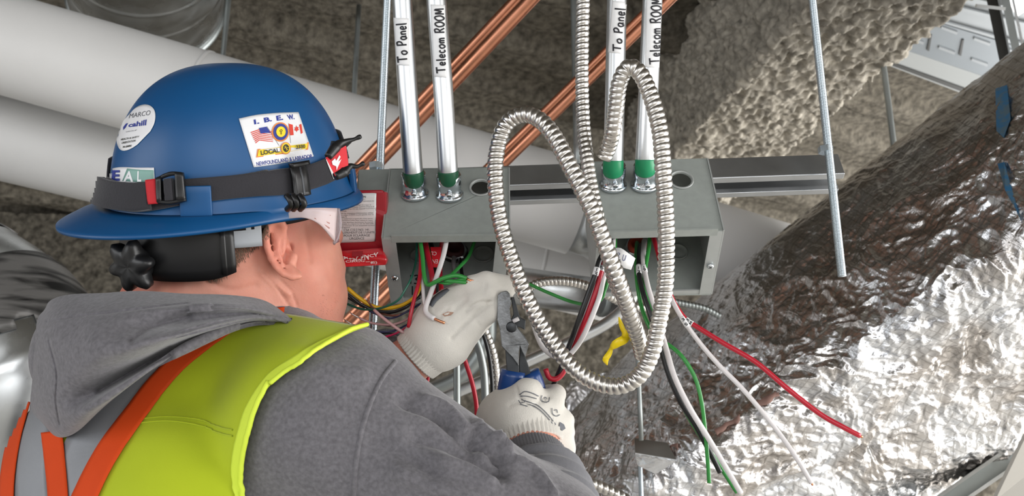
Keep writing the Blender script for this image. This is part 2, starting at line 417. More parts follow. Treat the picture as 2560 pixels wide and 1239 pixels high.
# ================================================================== materials used throughout
M_GALV = mat('galvanised_steel', s2l(196, 199, 200), .32, 1, var=.10, vscale=14, rvar=.10)
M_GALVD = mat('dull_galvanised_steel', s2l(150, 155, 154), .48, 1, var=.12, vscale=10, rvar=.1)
M_ZINC = mat('zinc_plated_steel', s2l(196, 208, 216), .28, 1, var=.08, vscale=60)
M_CHROME = mat('bright_zinc', s2l(215, 222, 228), .16, 1, var=.05, vscale=60)
M_FLEX = mat('flexible_steel_strip', s2l(200, 196, 190), .32, 1, var=.10, vscale=50, rvar=.07)
M_EMT = mat('conduit_steel', s2l(205, 207, 208), .36, 1, var=.07, vscale=30, rvar=.08, stretch=(1, 1, .15))
M_COPPER = mat('copper_pipe', s2l(196, 134, 106), .34, 1, var=.13, vscale=25, rvar=.08)
M_COPW = mat('bare_copper', s2l(225, 150, 112), .3, 1)
M_TIN = mat('bare_tinned_wire', s2l(215, 215, 215), .3, 1)
M_GREY = mat('grey_box_enamel', s2l(146, 151, 147), .42, .0, spec=.5, var=.05, vscale=120, bump=.12, bscale=500, bdist=.0005)
M_GREYL = mat('light_grey_box_enamel', s2l(165, 168, 166), .4, .25, var=.05, vscale=60)
M_JACKET = mat('white_pipe_jacket', s2l(206, 205, 203), .5, var=.025, vscale=6, bump=.12, bscale=140, bdist=.0015)
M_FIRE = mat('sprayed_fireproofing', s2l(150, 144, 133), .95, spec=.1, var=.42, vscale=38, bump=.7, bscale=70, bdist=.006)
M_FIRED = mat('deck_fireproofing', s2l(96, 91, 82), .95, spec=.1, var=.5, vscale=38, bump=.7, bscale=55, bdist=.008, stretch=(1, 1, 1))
M_CONC = mat('concrete_floor', s2l(214, 211, 205), .8, var=.08, vscale=3)
M_WALL = mat('pale_wallboard', s2l(190, 186, 178), .8, var=.03, vscale=5)
M_PLATE = mat('pale_grey_plate', s2l(128, 132, 134), .5, .3, var=.05, vscale=10)
M_DARK = mat('dark_steel', s2l(52, 52, 50), .5, .4)
M_BLACK = mat('black_plastic', s2l(22, 22, 23), .35, spec=.5)
M_INK = mat('black_ink', s2l(24, 24, 30), .6)
M_INKG = mat('grey_ink', s2l(96, 98, 104), .7)
M_PAPER = mat('white_label_paper', s2l(226, 226, 226), .45, var=.02, vscale=80)
M_TAPEG = mat('green_tape', s2l(30, 84, 58), .35, var=.06, vscale=70)
M_TAPEG2 = mat('bright_green_tape', s2l(30, 138, 92), .35, var=.05, vscale=70)
WCOL = {'red': (178, 30, 48), 'white': (214, 210, 210), 'black': (26, 27, 28), 'green': (52, 138, 62), 'teal': (30, 92, 74), 'yellow': (226, 178, 22),
        'blue': (52, 52, 88), 'pink': (206, 36, 92), 'brown': (128, 78, 62), 'grey': (150, 146, 148), 'pinkish': (190, 150, 150)}
MW = {k: mat('%s_insulation' % k, s2l(*v), .32, coat=.1) for k, v in WCOL.items()}

# ================================================================== the setting
def plane_obj(name, c, ax, ay, m, t=.05, **k):
    n = norm(np.cross(ax, ay)); V, Fc = box_vf(np.asarray(c, float)-n*t/2, ax, ay, n*t/2)
    return mesh(name, V, Fc, m, smooth=False, kind='structure', **k)
plane_obj('floor', (0, 1, 0), (7, 0, 0), (0, 7, 0), M_CONC)
# deck overhead: trapezoid ribs running away to the right, sprayed with fireproofing
ZD = 2.86; rib = np.array([math.sin(1.056), math.cos(1.056), 0]); crs = np.array([rib[1], -rib[0], 0])
def deck():
    nu, nv = 190, 760; U = np.linspace(-6, 8, nu); v = np.linspace(-4.5, 9, nv)
    uu, vv = np.meshgrid(U, v, indexing='ij'); P0 = np.array([0.4, 2.4, ZD])+uu[..., None]*rib+vv[..., None]*crs; p = P0.reshape(-1, 3)
    ph = (vv.ravel() % .32)/.32; h = np.clip((np.abs(ph-.5)-.16)/.07, 0, 1)*.055
    n = fbm(p, 9, 4, 3); p = p.copy(); p[:, 2] += h+.010*n+.012*fbm(p, 30, 2, 9)
    Q = grid_faces(nu, nv)
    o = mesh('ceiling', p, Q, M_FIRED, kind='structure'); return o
deck()
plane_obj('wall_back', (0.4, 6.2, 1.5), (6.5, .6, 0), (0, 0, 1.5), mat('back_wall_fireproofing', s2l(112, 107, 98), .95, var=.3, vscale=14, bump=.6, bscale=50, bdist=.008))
plane_obj('wall_left', (-5.5, 4.0, 1.5), (0, 3.0, 0), (0, 0, 1.5), M_WALL)
# the beam overhead, thick with sprayed fireproofing
def sprayed(name, A, B, ww, hh, parent, m, amp=.018, n=420, seed=1, dens=.0065, **k):
    """rectangular section swept from A to B (middle of the bottom face), lumpy skin"""
    A = np.asarray(A, float); B = np.asarray(B, float); T = norm(B-A); S = norm(np.cross(T, [0, 0, 1.])); Z = np.cross(S, T)
    L = np.linalg.norm(B-A); per = []
    for (a, b) in (((-ww/2, hh), (-ww/2, 0)), ((-ww/2, 0), (ww/2, 0)), ((ww/2, 0), (ww/2, hh))):
        a = np.array(a); b = np.array(b); q = max(3, int(np.linalg.norm(b-a)/dens)); t = np.linspace(0, 1, q, endpoint=False)[:, None]; per.append(a+(b-a)*t)
    per = np.concatenate(per+[np.array([[ww/2, hh]])]); nv = len(per); nu = int(L/dens)
    # rounded corners
    for _ in range(5): per[1:-1] = (per[:-2]+2*per[1:-1]+per[2:])/4
    tn = np.gradient(per, axis=0); nn = np.stack([tn[:, 1], -tn[:, 0]], 1); nn /= np.linalg.norm(nn, axis=1)[:, None]+1e-9
    ts = np.linspace(0, L, nu); V = A+ts[:, None, None]*T+per[None, :, 0, None]*S+per[None, :, 1, None]*Z
    Nn = np.broadcast_to(nn[None, :, 0, None]*S+nn[None, :, 1, None]*Z, V.shape).reshape(-1, 3); V = V.reshape(-1, 3)
    d = fbm(V, 11, 2, seed)*.35+fbm(V, 62, 2, seed+5)*1.0
    V = V-Nn*(amp*d)[:, None]
    return mesh(name, V, grid_faces(nu, nv), m, parent, kind='structure', **k)
bd = norm([-.16, .987, 0])
c0 = (onplane(2200, 190, 2.52)+onplane(1875, 175, 2.52))/2; c0 = np.array([c0[0], c0[1], 2.52])
sprayed('trim_1', c0-bd*1.6, c0+bd*1.25, .37, .40, None, M_FIRE, amp=.014, dens=.0052)
# far girder that closes the view under the deck
g0 = P(300, 700, 4.4); g1 = P(1800, 760, 4.6); gz = 1.75
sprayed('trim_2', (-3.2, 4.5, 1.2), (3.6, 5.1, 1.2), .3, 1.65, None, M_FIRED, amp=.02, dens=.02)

# ================================================================== big round ducts and pipes
def cyl(name, A, B, r, m, parent=None, segs=64, nring=2, r2=None, **k):
    A = np.asarray(A, float); B = np.asarray(B, float); C = A+(B-A)*np.linspace(0, 1, nring)[:, None]
    return mesh(name, *tube_vf(C, r if r2 is None else np.linspace(r, r2, nring), segs), m, parent, **k)
# upper white pipe, jacketed, and its galvanised collar
A = P(-420, -14, 1.95); B = P(1443, 520, 2.12); r = 124/F*2.02
t = thing('insulated_pipe', 'thick white jacketed pipe, the upper of two crossing behind the hard hat', 'pipe', A)
cyl('jacket', A, B, r, M_JACKET, t, nring=12)
cyl('jacket_lap', A+(B-A)*.47, A+(B-A)*.475, r+.002, M_JACKET, t)
B2 = B+(B-A)*.035; cyl('bare_collar', B, B2, r-.006, M_GALV, t)
B3 = B2+(B-A)*.33
t = thing('insulated_duct', 'white wrapped duct behind the right grey box, with a dark disc on its end', 'duct', B2)
E = P(1975, 668, 2.36); cyl('jacket', B2, E, r-.002, M_JACKET, t, nring=8)
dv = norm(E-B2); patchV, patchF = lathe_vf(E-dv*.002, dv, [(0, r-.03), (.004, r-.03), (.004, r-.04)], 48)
mesh('dark_disc', patchV, patchF, M_DARK, t)  # plain dark disc set on the end of the duct
# second, lower white pipe
A = P(-420, 242, 2.22); B = P(1560, 712, 2.44); r2 = 105/F*2.32
t = thing('insulated_pipe', 'white jacketed pipe just below the upper one, running behind the hat brim', 'pipe', A)
cyl('jacket', A, B, r2, M_JACKET, t, nring=12)
cyl('jacket_lap', A+(B-A)*.88, A+(B-A)*.884, r2+.002, M_JACKET, t)
# galvanised duct at the top left
def spiral(name, C, r, m, parent, segs=64, pitch=.13, **k):
    C = spline(C, .006); n = len(C); s = np.arange(n)*.006; th = np.linspace(0, 1, segs, endpoint=False)
    ph = ((s[:, None]/pitch-th[None, :]) % 1); rr = r+.0035*np.exp(-((ph-.5)/.03)**2)
    return mesh(name, *tube_vf(C, rr, segs), m, parent, **k)
t = thing('galvanised_duct', 'shiny round galvanised duct at the top left above the white pipe', 'duct', P(360, -100, 2.5))
ra = 190/F*2.55
spiral('duct_body', PP([(330, -420, 1.95), (350, -200, 2.3), (370, 10, 2.7)]), ra, M_GALV, t)
V, Fc = lathe_vf(P(370, 10, 2.7), P(370, 10, 2.7)-P(350, -200, 2.3), [(-.05, ra), (-.04, ra+.008), (-.028, ra+.008), (-.02, ra), (.0, ra-.004), (.02, ra-.03)], 64)
mesh('end_collar', V, Fc, M_GALVD, t)
# lower-left elbow smeared with dark sealant
M_SMEAR = mat('galvanised_with_black_sealant', s2l(178, 182, 178), .3, 1, var=.14, vscale=9, rvar=.12)
def smear_mat():
    m = mat('sealant_smeared_steel', s2l(190, 194, 190), .28, 1); nt = m.node_tree; N = nt.nodes; L = nt.links; b = N['Principled BSDF']
    tc = N.new('ShaderNodeTexCoord'); mp = N.new('ShaderNodeMapping'); mp.inputs['Rotation'].default_value = (0, .5, .3); mp.inputs['Scale'].default_value = (3.5, 3, 26)
    n = N.new('ShaderNodeTexNoise'); n.inputs['Scale'].default_value = 1.3; n.inputs['Detail'].default_value = 7; n.inputs['Distortion'].default_value = 1.2
    L.new(tc.outputs['Object'], mp.inputs[0]); L.new(mp.outputs[0], n.inputs['Vector'])
    r = N.new('ShaderNodeValToRGB'); r.color_ramp.elements[0].position = .36; r.color_ramp.elements[1].position = .56
    r.color_ramp.elements[0].color = (.006, .006, .006, 1); r.color_ramp.elements[1].color = (.16, .155, .15, 1)
    L.new(n.outputs[0], r.inputs[0]); L.new(r.outputs[0], b.inputs['Base Color']); b.inputs['Metallic'].default_value = .25; b.inputs['Roughness'].default_value = .42
    bp = N.new('ShaderNodeBump'); bp.inputs['Strength'].default_value = .8; bp.inputs['Distance'].default_value = .004; L.new(n.outputs[0], bp.inputs['Height']); L.new(bp.outputs[0], b.inputs['Normal'])
    return m
M_SEAL = smear_mat()
t = thing('duct_elbow', 'galvanised duct elbow smeared with black sealant at the lower left', 'duct', P(60, 800, 1.9))
el = PP([(-420, 700, 2.1), (-200, 720, 1.98), (-40, 800, 1.9), (40, 930, 1.86), (20, 1100, 1.86), (-60, 1330, 1.9)])
rr = 215/F*1.9
spiral('duct_body', el, rr, M_GALV, t, pitch=.2)
cc = spline(el, .01)
def ringpart(name, i0, i1, dr, m):
    mesh(name, *tube_vf(cc[i0:i1], rr+dr, 64), m, t)
k_ = [int(f*len(cc)) for f in (.02, .30, .33, .46, .50, .60)]
def sleeve(name, i0, i1, dr, seed, m):
    C = cc[i0:i1]; n = len(C); sg = 96; th = np.linspace(0, 2*math.pi, sg, endpoint=False)
    q = np.stack([np.repeat(np.cos(th), 1), np.sin(th), 0*th], 1)
    w0 = (fbm(q*2+seed, 2.2, 4, seed)*.09*n).astype(float)
    Vv, Ff = tube_vf(C, rr+dr+.003*vnoise(np.stack([np.repeat(np.arange(n), sg)*.25, np.tile(th*1.5, n), np.zeros(n*sg)], 1), 1., seed).reshape(n, sg), sg, caps=False)
    keep = [f for f in Ff if (min(f)//sg) > 3+abs(w0[min(f) % sg]) and (min(f)//sg) < n-4-abs(w0[(min(f)*1) % sg])]
    used = sorted({i for f in keep for i in f}); mp = {u: i for i, u in enumerate(used)}
    o = mesh(name, np.asarray(Vv)[used], [tuple(mp[i] for i in f) for f in keep], m, t); solid(o, .003, 1)
sleeve('sealant', k_[0], k_[3], .004, 3, M_SEAL); sleeve('sealant', k_[4]-2, k_[5]+6, .004, 8, M_SEAL)
# galvanised pipes behind the boxes
t = thing('round_duct', 'small galvanised round duct behind and between the two grey boxes', 'duct', P(1300, 700, 2.0))
cyl('duct_body', P(1190, 700, 1.95), P(1575, 752, 2.05), 47/F*2.0, M_GALV, t); 
V, Fc = lathe_vf(P(1500, 742, 2.03), P(1575, 752, 2.05)-P(1190, 700, 1.95), [(0, 47/F*2), (.004, 50/F*2), (.012, 50/F*2), (.016, 47/F*2)], 48); mesh('seam', V, Fc, M_GALVD, t)
# thin-wall conduit crossing behind the pliers
o = tube('steel_conduit', PP([(1010, 1060, 1.42), (1104, 997, 1.42), (1220, 946, 1.42), (1340, 893, 1.42), (1460, 838, 1.42), (1530, 798, 1.42), (1582, 740, 1.42), (1604, 640, 1.42), (1606, 560, 1.44)]), 15/F*1.42, M_EMT, segs=24,
     label='pale steel conduit crossing behind the pliers and bending up behind the right box', cat='conduit')
o = tube('steel_conduit', PP([(990, 1010, 1.62), (1080, 975, 1.62), (1160, 935, 1.62), (1215, 860, 1.62), (1222, 790, 1.62)]), 20/F*1.62, M_GALVD, segs=24,
     label='second steel conduit bending up behind the left glove cuff', cat='conduit')
o = tube('slotted_strut', PP([(1142, 850, 1.36), (1143, 1000, 1.36), (1144, 1180, 1.36)]), 9/F*1.36, M_GALVD, segs=8,
     label='thin vertical steel rod below the left glove, behind the arm', cat='rod')
# ================================================================== copper pipes
def copper(a, b, rr, label, group='copper pipe pairs overhead'):
    o = mesh('copper_pipe', *tube_vf(spline([a, b], .05), rr, 24), M_COPPER, label=label, cat='pipe', group=group)
copper(P(1829, -533, 1.53), P(795, 565, 1.75), 17/F*1.68, 'thick copper pipe rising left behind both left conduits, lower of its pair')
copper(P(1804, -546, 1.59), P(768, 553, 1.80), 14/F*1.72, 'thinner copper pipe lying just above the thick one behind the left conduits')
copper(P(2198, -516, 1.53), P(1120, 545, 1.74), 13.5/F*1.68, 'copper pipe passing behind the loop of flexible conduit, lower of its pair')
copper(P(2170, -514, 1.59), P(1100, 536, 1.80), 11/F*1.72, 'slim copper pipe just above the other behind the right conduits')
copper(P(1100, 600, 1.9), P(520, 1189, 2.0), 17/F*1.92, 'dull copper pipe low behind the hanging thin wires, by the left box')
copper(P(1080, 585, 1.98), P(500, 1165, 2.05), 11/F*2.0, 'slim copper pipe alongside the low dull one near the threaded rod')
# ================================================================== threaded rods
def rod(a, b, rr, label, thread=True, m=None, cat='rod', pitch=.0016, nut=None, name='threaded_rod'):
    a = np.asarray(a, float); b = np.asarray(b, float); L = np.linalg.norm(b-a)
    if thread:
        st = pitch/4; n = int(L/st); C = a+(b-a)*np.linspace(0, 1, n)[:, None]; sg = 12; th = np.linspace(0, 1, sg, endpoint=False)
        ph = (np.linspace(0, L, n)[:, None]/pitch-th[None, :]) % 1; r_ = rr-.00055+.00055*np.abs(ph*2-1)
        V, Fc = tube_vf(C, r_, sg)
    else: V, Fc = tube_vf(spline([a, b], .05), rr, 16)
    return mesh(name, V, Fc, m or M_ZINC, label=label, cat=cat)
V0 = np.array([0, 0, 1.])
def vrod(px, py_top, py_bot, d, rpx, label, **k):
    """a plumb rod whose lower end is at (px, py_bot) at depth d; it runs up to the given picture height or further"""
    b = P(px, py_bot, d); h = .01
    while True:
        q = proj(b+V0*h)[1][0]
        if (b+V0*h)[2] > ZD-.01 or (py_top > 500 and q < py_top): break
        h += .01
    return rod(b+V0*h, b, rpx/F*d, label, **k)
vrod(928, -60, 835+80, 1.085, 11.5, 'near threaded rod left of the boxes, beside the red tag plate')
vrod(2105, -60, 690, 1.10, 11, 'near threaded rod hanging through the right end of the strut')
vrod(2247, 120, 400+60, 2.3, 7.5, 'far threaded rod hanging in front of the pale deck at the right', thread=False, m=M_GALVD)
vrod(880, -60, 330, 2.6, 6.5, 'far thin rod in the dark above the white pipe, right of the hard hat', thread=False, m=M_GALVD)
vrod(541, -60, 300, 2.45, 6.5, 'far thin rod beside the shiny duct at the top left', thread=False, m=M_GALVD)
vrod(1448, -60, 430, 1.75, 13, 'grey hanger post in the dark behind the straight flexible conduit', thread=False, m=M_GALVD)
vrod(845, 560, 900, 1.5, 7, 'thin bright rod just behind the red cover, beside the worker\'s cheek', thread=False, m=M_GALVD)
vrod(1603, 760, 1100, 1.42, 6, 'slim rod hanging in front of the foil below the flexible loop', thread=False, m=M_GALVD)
# ================================================================== plates and struts in the top right corner
t = thing('steel_plate_ceiling', 'pale grey steel panels with pressed bars at the upper right', 'panel', P(2400, 100, 3.1))
a_ = P(2180, 150, 3.0); e1 = rib; e2 = norm(P(2300, 60, 3.0)-P(2330, 130, 3.0)); 
def onp(px, py, z=2.74): return onplane(px, py, z)
def flat(name, pts, z0, th, m, parent, **k):
    q = [onplane(x, y, z0) for x, y in pts]; return mesh(name, *slab(q, th, (0, 0, 1)), m, parent, smooth=False, **k)
flat('panel', [(2160, 140), (2200, -60), (2700, 60), (2680, 330)], 2.80, .02, M_PLATE, t)
flat('edge_flange', [(2185, 150), (2240, 118), (2700, 272), (2660, 330)], 2.795, .01, mat('grey_plate_flange', s2l(138, 141, 140), .6), t)
flat('dark_gap', [(2198, 152), (2206, 148), (2680, 318), (2675, 330)], 2.79, .004, M_DARK, t)
flat('pressed_panel', [(2240, 118), (2330, 52), (2700, 165), (2700, 272)], 2.797, .006, mat('blue_grey_plate', s2l(108, 114, 118), .5, .3), t)
for (x, y) in ((2352, 72), (2434, 100), (2346, 122), (2428, 152), (2268, 97), (2520, 128), (2512, 182)):
    flat('pressed_bar', [(x, y), (x+2, y-5), (x+42, y+9), (x+40, y+15)], 2.792, .006, M_PLATE, t)
for (x, y) in ((2325, 88), (2405, 100)):
    flat('pressed_rib', [(x, y), (x+5, y), (x-2, y+40), (x-8, y+38)], 2.793, .005, M_DARK, t)
flat('pressed_bar', [(2330, 50), (2333, 46), (2700, 150), (2700, 158)], 2.79, .006, M_PLATE, t)
flat('pressed_bar', [(2370, 20), (2374, 12), (2700, 92), (2700, 104)], 2.79, .006, M_PLATE, t)
t = thing('steel_strut', 'dark slotted steel hanger beside the foil duct at the top right', 'strut', P(2520, 150, 2.4))
def bar(name, a, b, w, th, m, parent, face=None, **k):
    a = np.asarray(a, float); b = np.asarray(b, float); T = b-a; c = (a+b)/2; vd = norm(c-CAM) if face is None else np.asarray(face, float)
    S = norm(np.cross(T, vd)); D = norm(np.cross(T, S)); return mesh(name, *box_vf(c, T/2, S*w/2, D*th/2), m, parent, smooth=False, **k)
bar('web', P(2470, -60, 2.3), P(2530, 230, 2.4), .028, .02, M_DARK, t); bar('flange', P(2502, -60, 2.28), P(2560, 220, 2.38), .018, .03, M_GALVD, t)
bar('flange', P(2484, -60, 2.27), P(2542, 220, 2.37), .004, .01, M_PLATE, t); bar('flange', P(2520, -60, 2.26), P(2575, 200, 2.36), .006, .012, M_GALV, t)
bar('cross_piece', P(2440, 14, 2.25), P(2512, 22, 2.25), .008, .008, M_GALV, t)
t = thing('bright_corner', 'glowing white patch at the far top right corner', 'lamp', onplane(2545, 5, 2.7))
ml = mat('glowing_white', (1, 1, 1), .5); b_ = ml.node_tree.nodes['Principled BSDF']; b_.inputs['Emission Color'].default_value = (1, .98, .95, 1); b_.inputs['Emission Strength'].default_value = 1.2
flat('glowing_patch', [(2524, 8), (2535, -45), (2640, -20), (2541, 42)], 2.78, .01, ml, t)  # emissive white sheet that makes the corner bright
# wall corner and strut at bottom right
t = thing('wallboard_corner', 'beige wallboard corner at the bottom right under the foil duct', 'wallboard', P(2540, 1230, 1.5))
mesh('board', *slab([P(2488, 1250, 1.5), P(2567, 1085, 1.5), P(2800, 1000, 1.5), P(2800, 1700, 1.45), P(2400, 1700, 1.45)], .012), M_WALL, t, smooth=False)
t = thing('galvanised_channel', 'galvanised channel running up to the right below the foil duct', 'channel', P(2440, 1200, 1.66))
bar('channel_face', P(2180, 1385, 1.62), P(2640, 1062, 1.7), .036, .02, M_GALVD, t); bar('channel_lip', P(2210, 1388, 1.6), P(2660, 1080, 1.69), .006, .022, M_GALV, t); bar('channel_lip', P(2165, 1366, 1.6), P(2630, 1045, 1.69), .006, .022, M_GALV, t)
# bright bare duct edge seen below left of the foil
# ================================================================== foil-wrapped duct
def foil_mat():
    m = mat('crinkled_foil', s2l(236, 236, 238), .27, 1); nt = m.node_tree; N = nt.nodes; L = nt.links; b = N['Principled BSDF']
    tc = N.new('ShaderNodeTexCoord'); mp = N.new('ShaderNodeMapping'); mp.inputs['Rotation'].default_value = (.1, .75, .2)
    L.new(tc.outputs['UV'], mp.inputs[0])
    v = N.new('ShaderNodeTexVoronoi'); v.feature = 'DISTANCE_TO_EDGE'; v.inputs['Scale'].default_value = 55
    n = N.new('ShaderNodeTexNoise'); n.inputs['Scale'].default_value = 22; n.inputs['Detail'].default_value = 6; n.inputs['Distortion'].default_value = 2.2
    n2 = N.new('ShaderNodeTexNoise'); n2.inputs['Scale'].default_value = 7; n2.inputs['Detail'].default_value = 3; n2.inputs['Distortion'].default_value = 1
    for q in (v, n, n2): L.new(tc.outputs['Object'], q.inputs['Vector'])
    mx = N.new('ShaderNodeMath'); mx.operation = 'ADD'; L.new(n.outputs[0], mx.inputs[0]); 
    mv = N.new('ShaderNodeMath'); mv.operation = 'MULTIPLY'; mv.inputs[1].default_value = .35; L.new(v.outputs[0], mv.inputs[0]); L.new(mv.outputs[0], mx.inputs[1])
    # reinforcing scrim: two crossing families of thin threads in the laminate
    th = None
    for rot in (.35, -1.1):
        mm = N.new('ShaderNodeMapping'); mm.inputs['Rotation'].default_value = (0, 0, rot); L.new(tc.outputs['UV'], mm.inputs[0])
        w = N.new('ShaderNodeTexWave'); w.inputs['Scale'].default_value = 13; w.inputs['Distortion'].default_value = .8; w.inputs['Detail Scale'].default_value = .5; L.new(mm.outputs[0], w.inputs['Vector'])
        g = N.new('ShaderNodeMath'); g.operation = 'GREATER_THAN'; g.inputs[1].default_value = .965; L.new(w.outputs[1], g.inputs[0])
        if th is None: th = g.outputs[0]
        else:
            a = N.new('ShaderNodeMath'); a.operation = 'MAXIMUM'; L.new(th, a.inputs[0]); L.new(g.outputs[0], a.inputs[1]); th = a.outputs[0]
    sc_ = N.new('ShaderNodeMath'); sc_.operation = 'MULTIPLY_ADD'; sc_.inputs[1].default_value = .12; L.new(th, sc_.inputs[0]); L.new(mx.outputs[0], sc_.inputs[2])
    bp = N.new('ShaderNodeBump'); bp.inputs['Strength'].default_value = .75; bp.inputs['Distance'].default_value = .006; L.new(sc_.outputs[0], bp.inputs['Height']); L.new(bp.outputs[0], b.inputs['Normal'])
    cr = N.new('ShaderNodeValToRGB'); cr.color_ramp.elements[0].position = .40; cr.color_ramp.elements[1].position = .62
    cr.color_ramp.elements[0].color = (*s2l(205, 200, 196), 1); cr.color_ramp.elements[1].color = (*s2l(238, 240, 244), 1)
    L.new(n2.outputs[0], cr.inputs[0])
    tm = N.new('ShaderNodeMix'); tm.data_type = 'RGBA'; tf = N.new('ShaderNodeMath'); tf.operation = 'MULTIPLY'; tf.inputs[1].default_value = .45; L.new(th, tf.inputs[0]); L.new(tf.outputs[0], tm.inputs['Factor']); L.new(cr.outputs[0], tm.inputs['A']); tm.inputs['B'].default_value = (*s2l(150, 146, 140), 1); L.new(tm.outputs['Result'], b.inputs['Base Color'])
    return m
M_FOIL = foil_mat()
def catmull_rows(rows, n):
    """rows: list of (m,3) curves; returns (n,m,3) smoothly across"""
    rows = np.asarray(rows); k, m_, _ = rows.shape
    out = spline(rows.reshape(k, m_*3), n=n) if False else None
    t = np.linspace(0, k-1, n); q = np.concatenate([2*rows[:1]-rows[1:2], rows, 2*rows[-1:]-rows[-2:-1]])
    i = np.minimum(t.astype(int), k-2); f = (t-i)[:, None, None]
    a, b, c, d = q[i], q[i+1], q[i+2], q[i+3]
    return .5*((2*b)+(-a+c)*f+(2*a-5*b+4*c-d)*f**2+(-a+3*b-3*c+d)*f**3)
def foil(name, curves, nu, nv, parent, amp=1.0, seed=0, m=None, quiet=None):
    rows = np.array([spline(PP(c), n=nu) for c in curves]); G = catmull_rows(rows, nv)   # nv x nu x 3
    V = G.reshape(-1, 3); Q = grid_faces(nv, nu); Nn = vnormals(V, Q)
    if (Nn*(V-CAM)).sum(1).mean() > 0: Nn = -Nn; Q = Q[:, ::-1]
    # sharp ridged folds at several sizes
    w = V+.05*np.stack([fbm(V, 6, 2, seed+11), fbm(V, 6, 2, seed+12), fbm(V, 6, 2, seed+13)], 1)
    st = np.array([1.0, 1.0, 1.0]); rid = lambda p, s, sd: 1-np.abs(vnoise(p, s, sd))*2
    D = .013*rid(w, 7, seed+1)+.007*rid(w*st, 17, seed+2)+.0042*rid(w+.02*vnoise(V, 30, seed+7)[:, None], 38, seed+3)+.002*rid(w, 85, seed+4)
    if quiet: D = D*np.repeat(np.interp(np.linspace(0, len(curves)-1, nv), *quiet), nu)
    V = V+Nn*(amp*D)[:, None]
    o = mesh(name, V, Q, m or M_FOIL, parent, smooth=True)
    uv = o.data.uv_layers.new(name='uv'); vi = np.empty(len(o.data.loops), np.int32); o.data.loops.foreach_get('vertex_index', vi)
    uu = np.stack([(vi % nu)/nu*2.6, (vi//nu)/nv*1.6], 1).astype(np.float32); uv.data.foreach_set('uv', uu.ravel())
    return o
t = thing('foil_wrapped_duct', 'large duct wrapped in crinkled silver foil filling the lower right', 'duct', P(2100, 900, 1.6))
E = [[(1230, 1330, 2.35), (1560, 960, 2.35), (1750, 800, 2.3), (2200, 450, 2.2), (2560, 180, 2.1), (2850, -20, 2.05), (3550, -500, 1.95)],
     [(1200, 1290, 2.0), (1545, 915, 2.0), (1725, 768, 1.95), (2190, 402, 1.85), (2560, 116, 1.75), (2850, -90, 1.70), (3550, -570, 1.60)],
     [(1240, 1320, 1.82), (1590, 960, 1.82), (1800, 800, 1.76), (2260, 450, 1.66), (2600, 190, 1.56), (2880, -10, 1.50), (3580, -490, 1.40)],
     [(1330, 1400, 1.66), (1640, 1070, 1.64), (1930, 880, 1.58), (2350, 600, 1.49), (2640, 370, 1.42), (2900, 180, 1.38), (3600, -300, 1.28)],
     [(1420, 1440, 1.58), (1690, 1160, 1.54), (2060, 915, 1.50), (2440, 700, 1.42), (2680, 520, 1.36), (2930, 330, 1.32), (3630, -150, 1.22)],
     [(1560, 1480, 1.58), (1800, 1230, 1.55), (2180, 980, 1.52), (2520, 800, 1.46), (2720, 660, 1.42), (2960, 500, 1.38), (3660, 20, 1.28)],
     [(1760, 1560, 1.66), (2000, 1330, 1.64), (2300, 1110, 1.60), (2560, 950, 1.56), (2780, 820, 1.52), (3000, 680, 1.48), (3700, 200, 1.38)],
     [(1960, 1640, 1.76), (2150, 1440, 1.74), (2370, 1215, 1.70), (2590, 1075, 1.66), (2820, 930, 1.62), (3040, 800, 1.58), (3740, 320, 1.48)],
     [(1980, 1660, 1.90), (2170, 1455, 1.88), (2385, 1235, 1.84), (2600, 1092, 1.80), (2830, 950, 1.76), (3050, 820, 1.72), (3750, 340, 1.62)]]
foilo = foil('foil_wrap', E, 720, 620, t, seed=4, quiet=([0, 1.4, 2.4, 3.2, 8], [.35, .35, .6, 1, 1.1]))
BFOIL = bvh_of(foilo)
M_BLUEINK = mat('blue_print', s2l(62, 118, 160), .4, .3, col2=s2l(95, 120, 135), cscale=60)
for (q, lab) in (([(2490, 225), (2520, 215), (2530, 300), (2512, 345), (2492, 330)], None), ([(2498, 410), (2512, 405), (2545, 520), (2560, 560), (2515, 480)], None)):
    poly_decal('blue_print', BFOIL, q, M_BLUEINK, t, off=.003, label='blue printed marking')
# torn seam edge of brown paper backing along the fold
M_KRAFT = mat('kraft_backing', s2l(150, 118, 108), .8, var=.2, vscale=30)
rag = lambda pts, s: [(x+random.uniform(-6, 6), y+random.uniform(-s, s)) for x, y in pts]
for (a, b) in (((1640, 1145), (1700, 1105)), ((1790, 1075), (1850, 1040)), ((1900, 1000), (1950, 975))):
    A_ = rag([(a[0]+(b[0]-a[0])*f, a[1]+(b[1]-a[1])*f) for f in np.linspace(0, 1, 7)], 4); B_ = rag([(x+4, y+13) for x, y in A_], 5)
    patch('backing_tear', BFOIL, A_, B_, 14, 3, M_KRAFT, t, off=.004, thick=.001, label='torn brown backing')
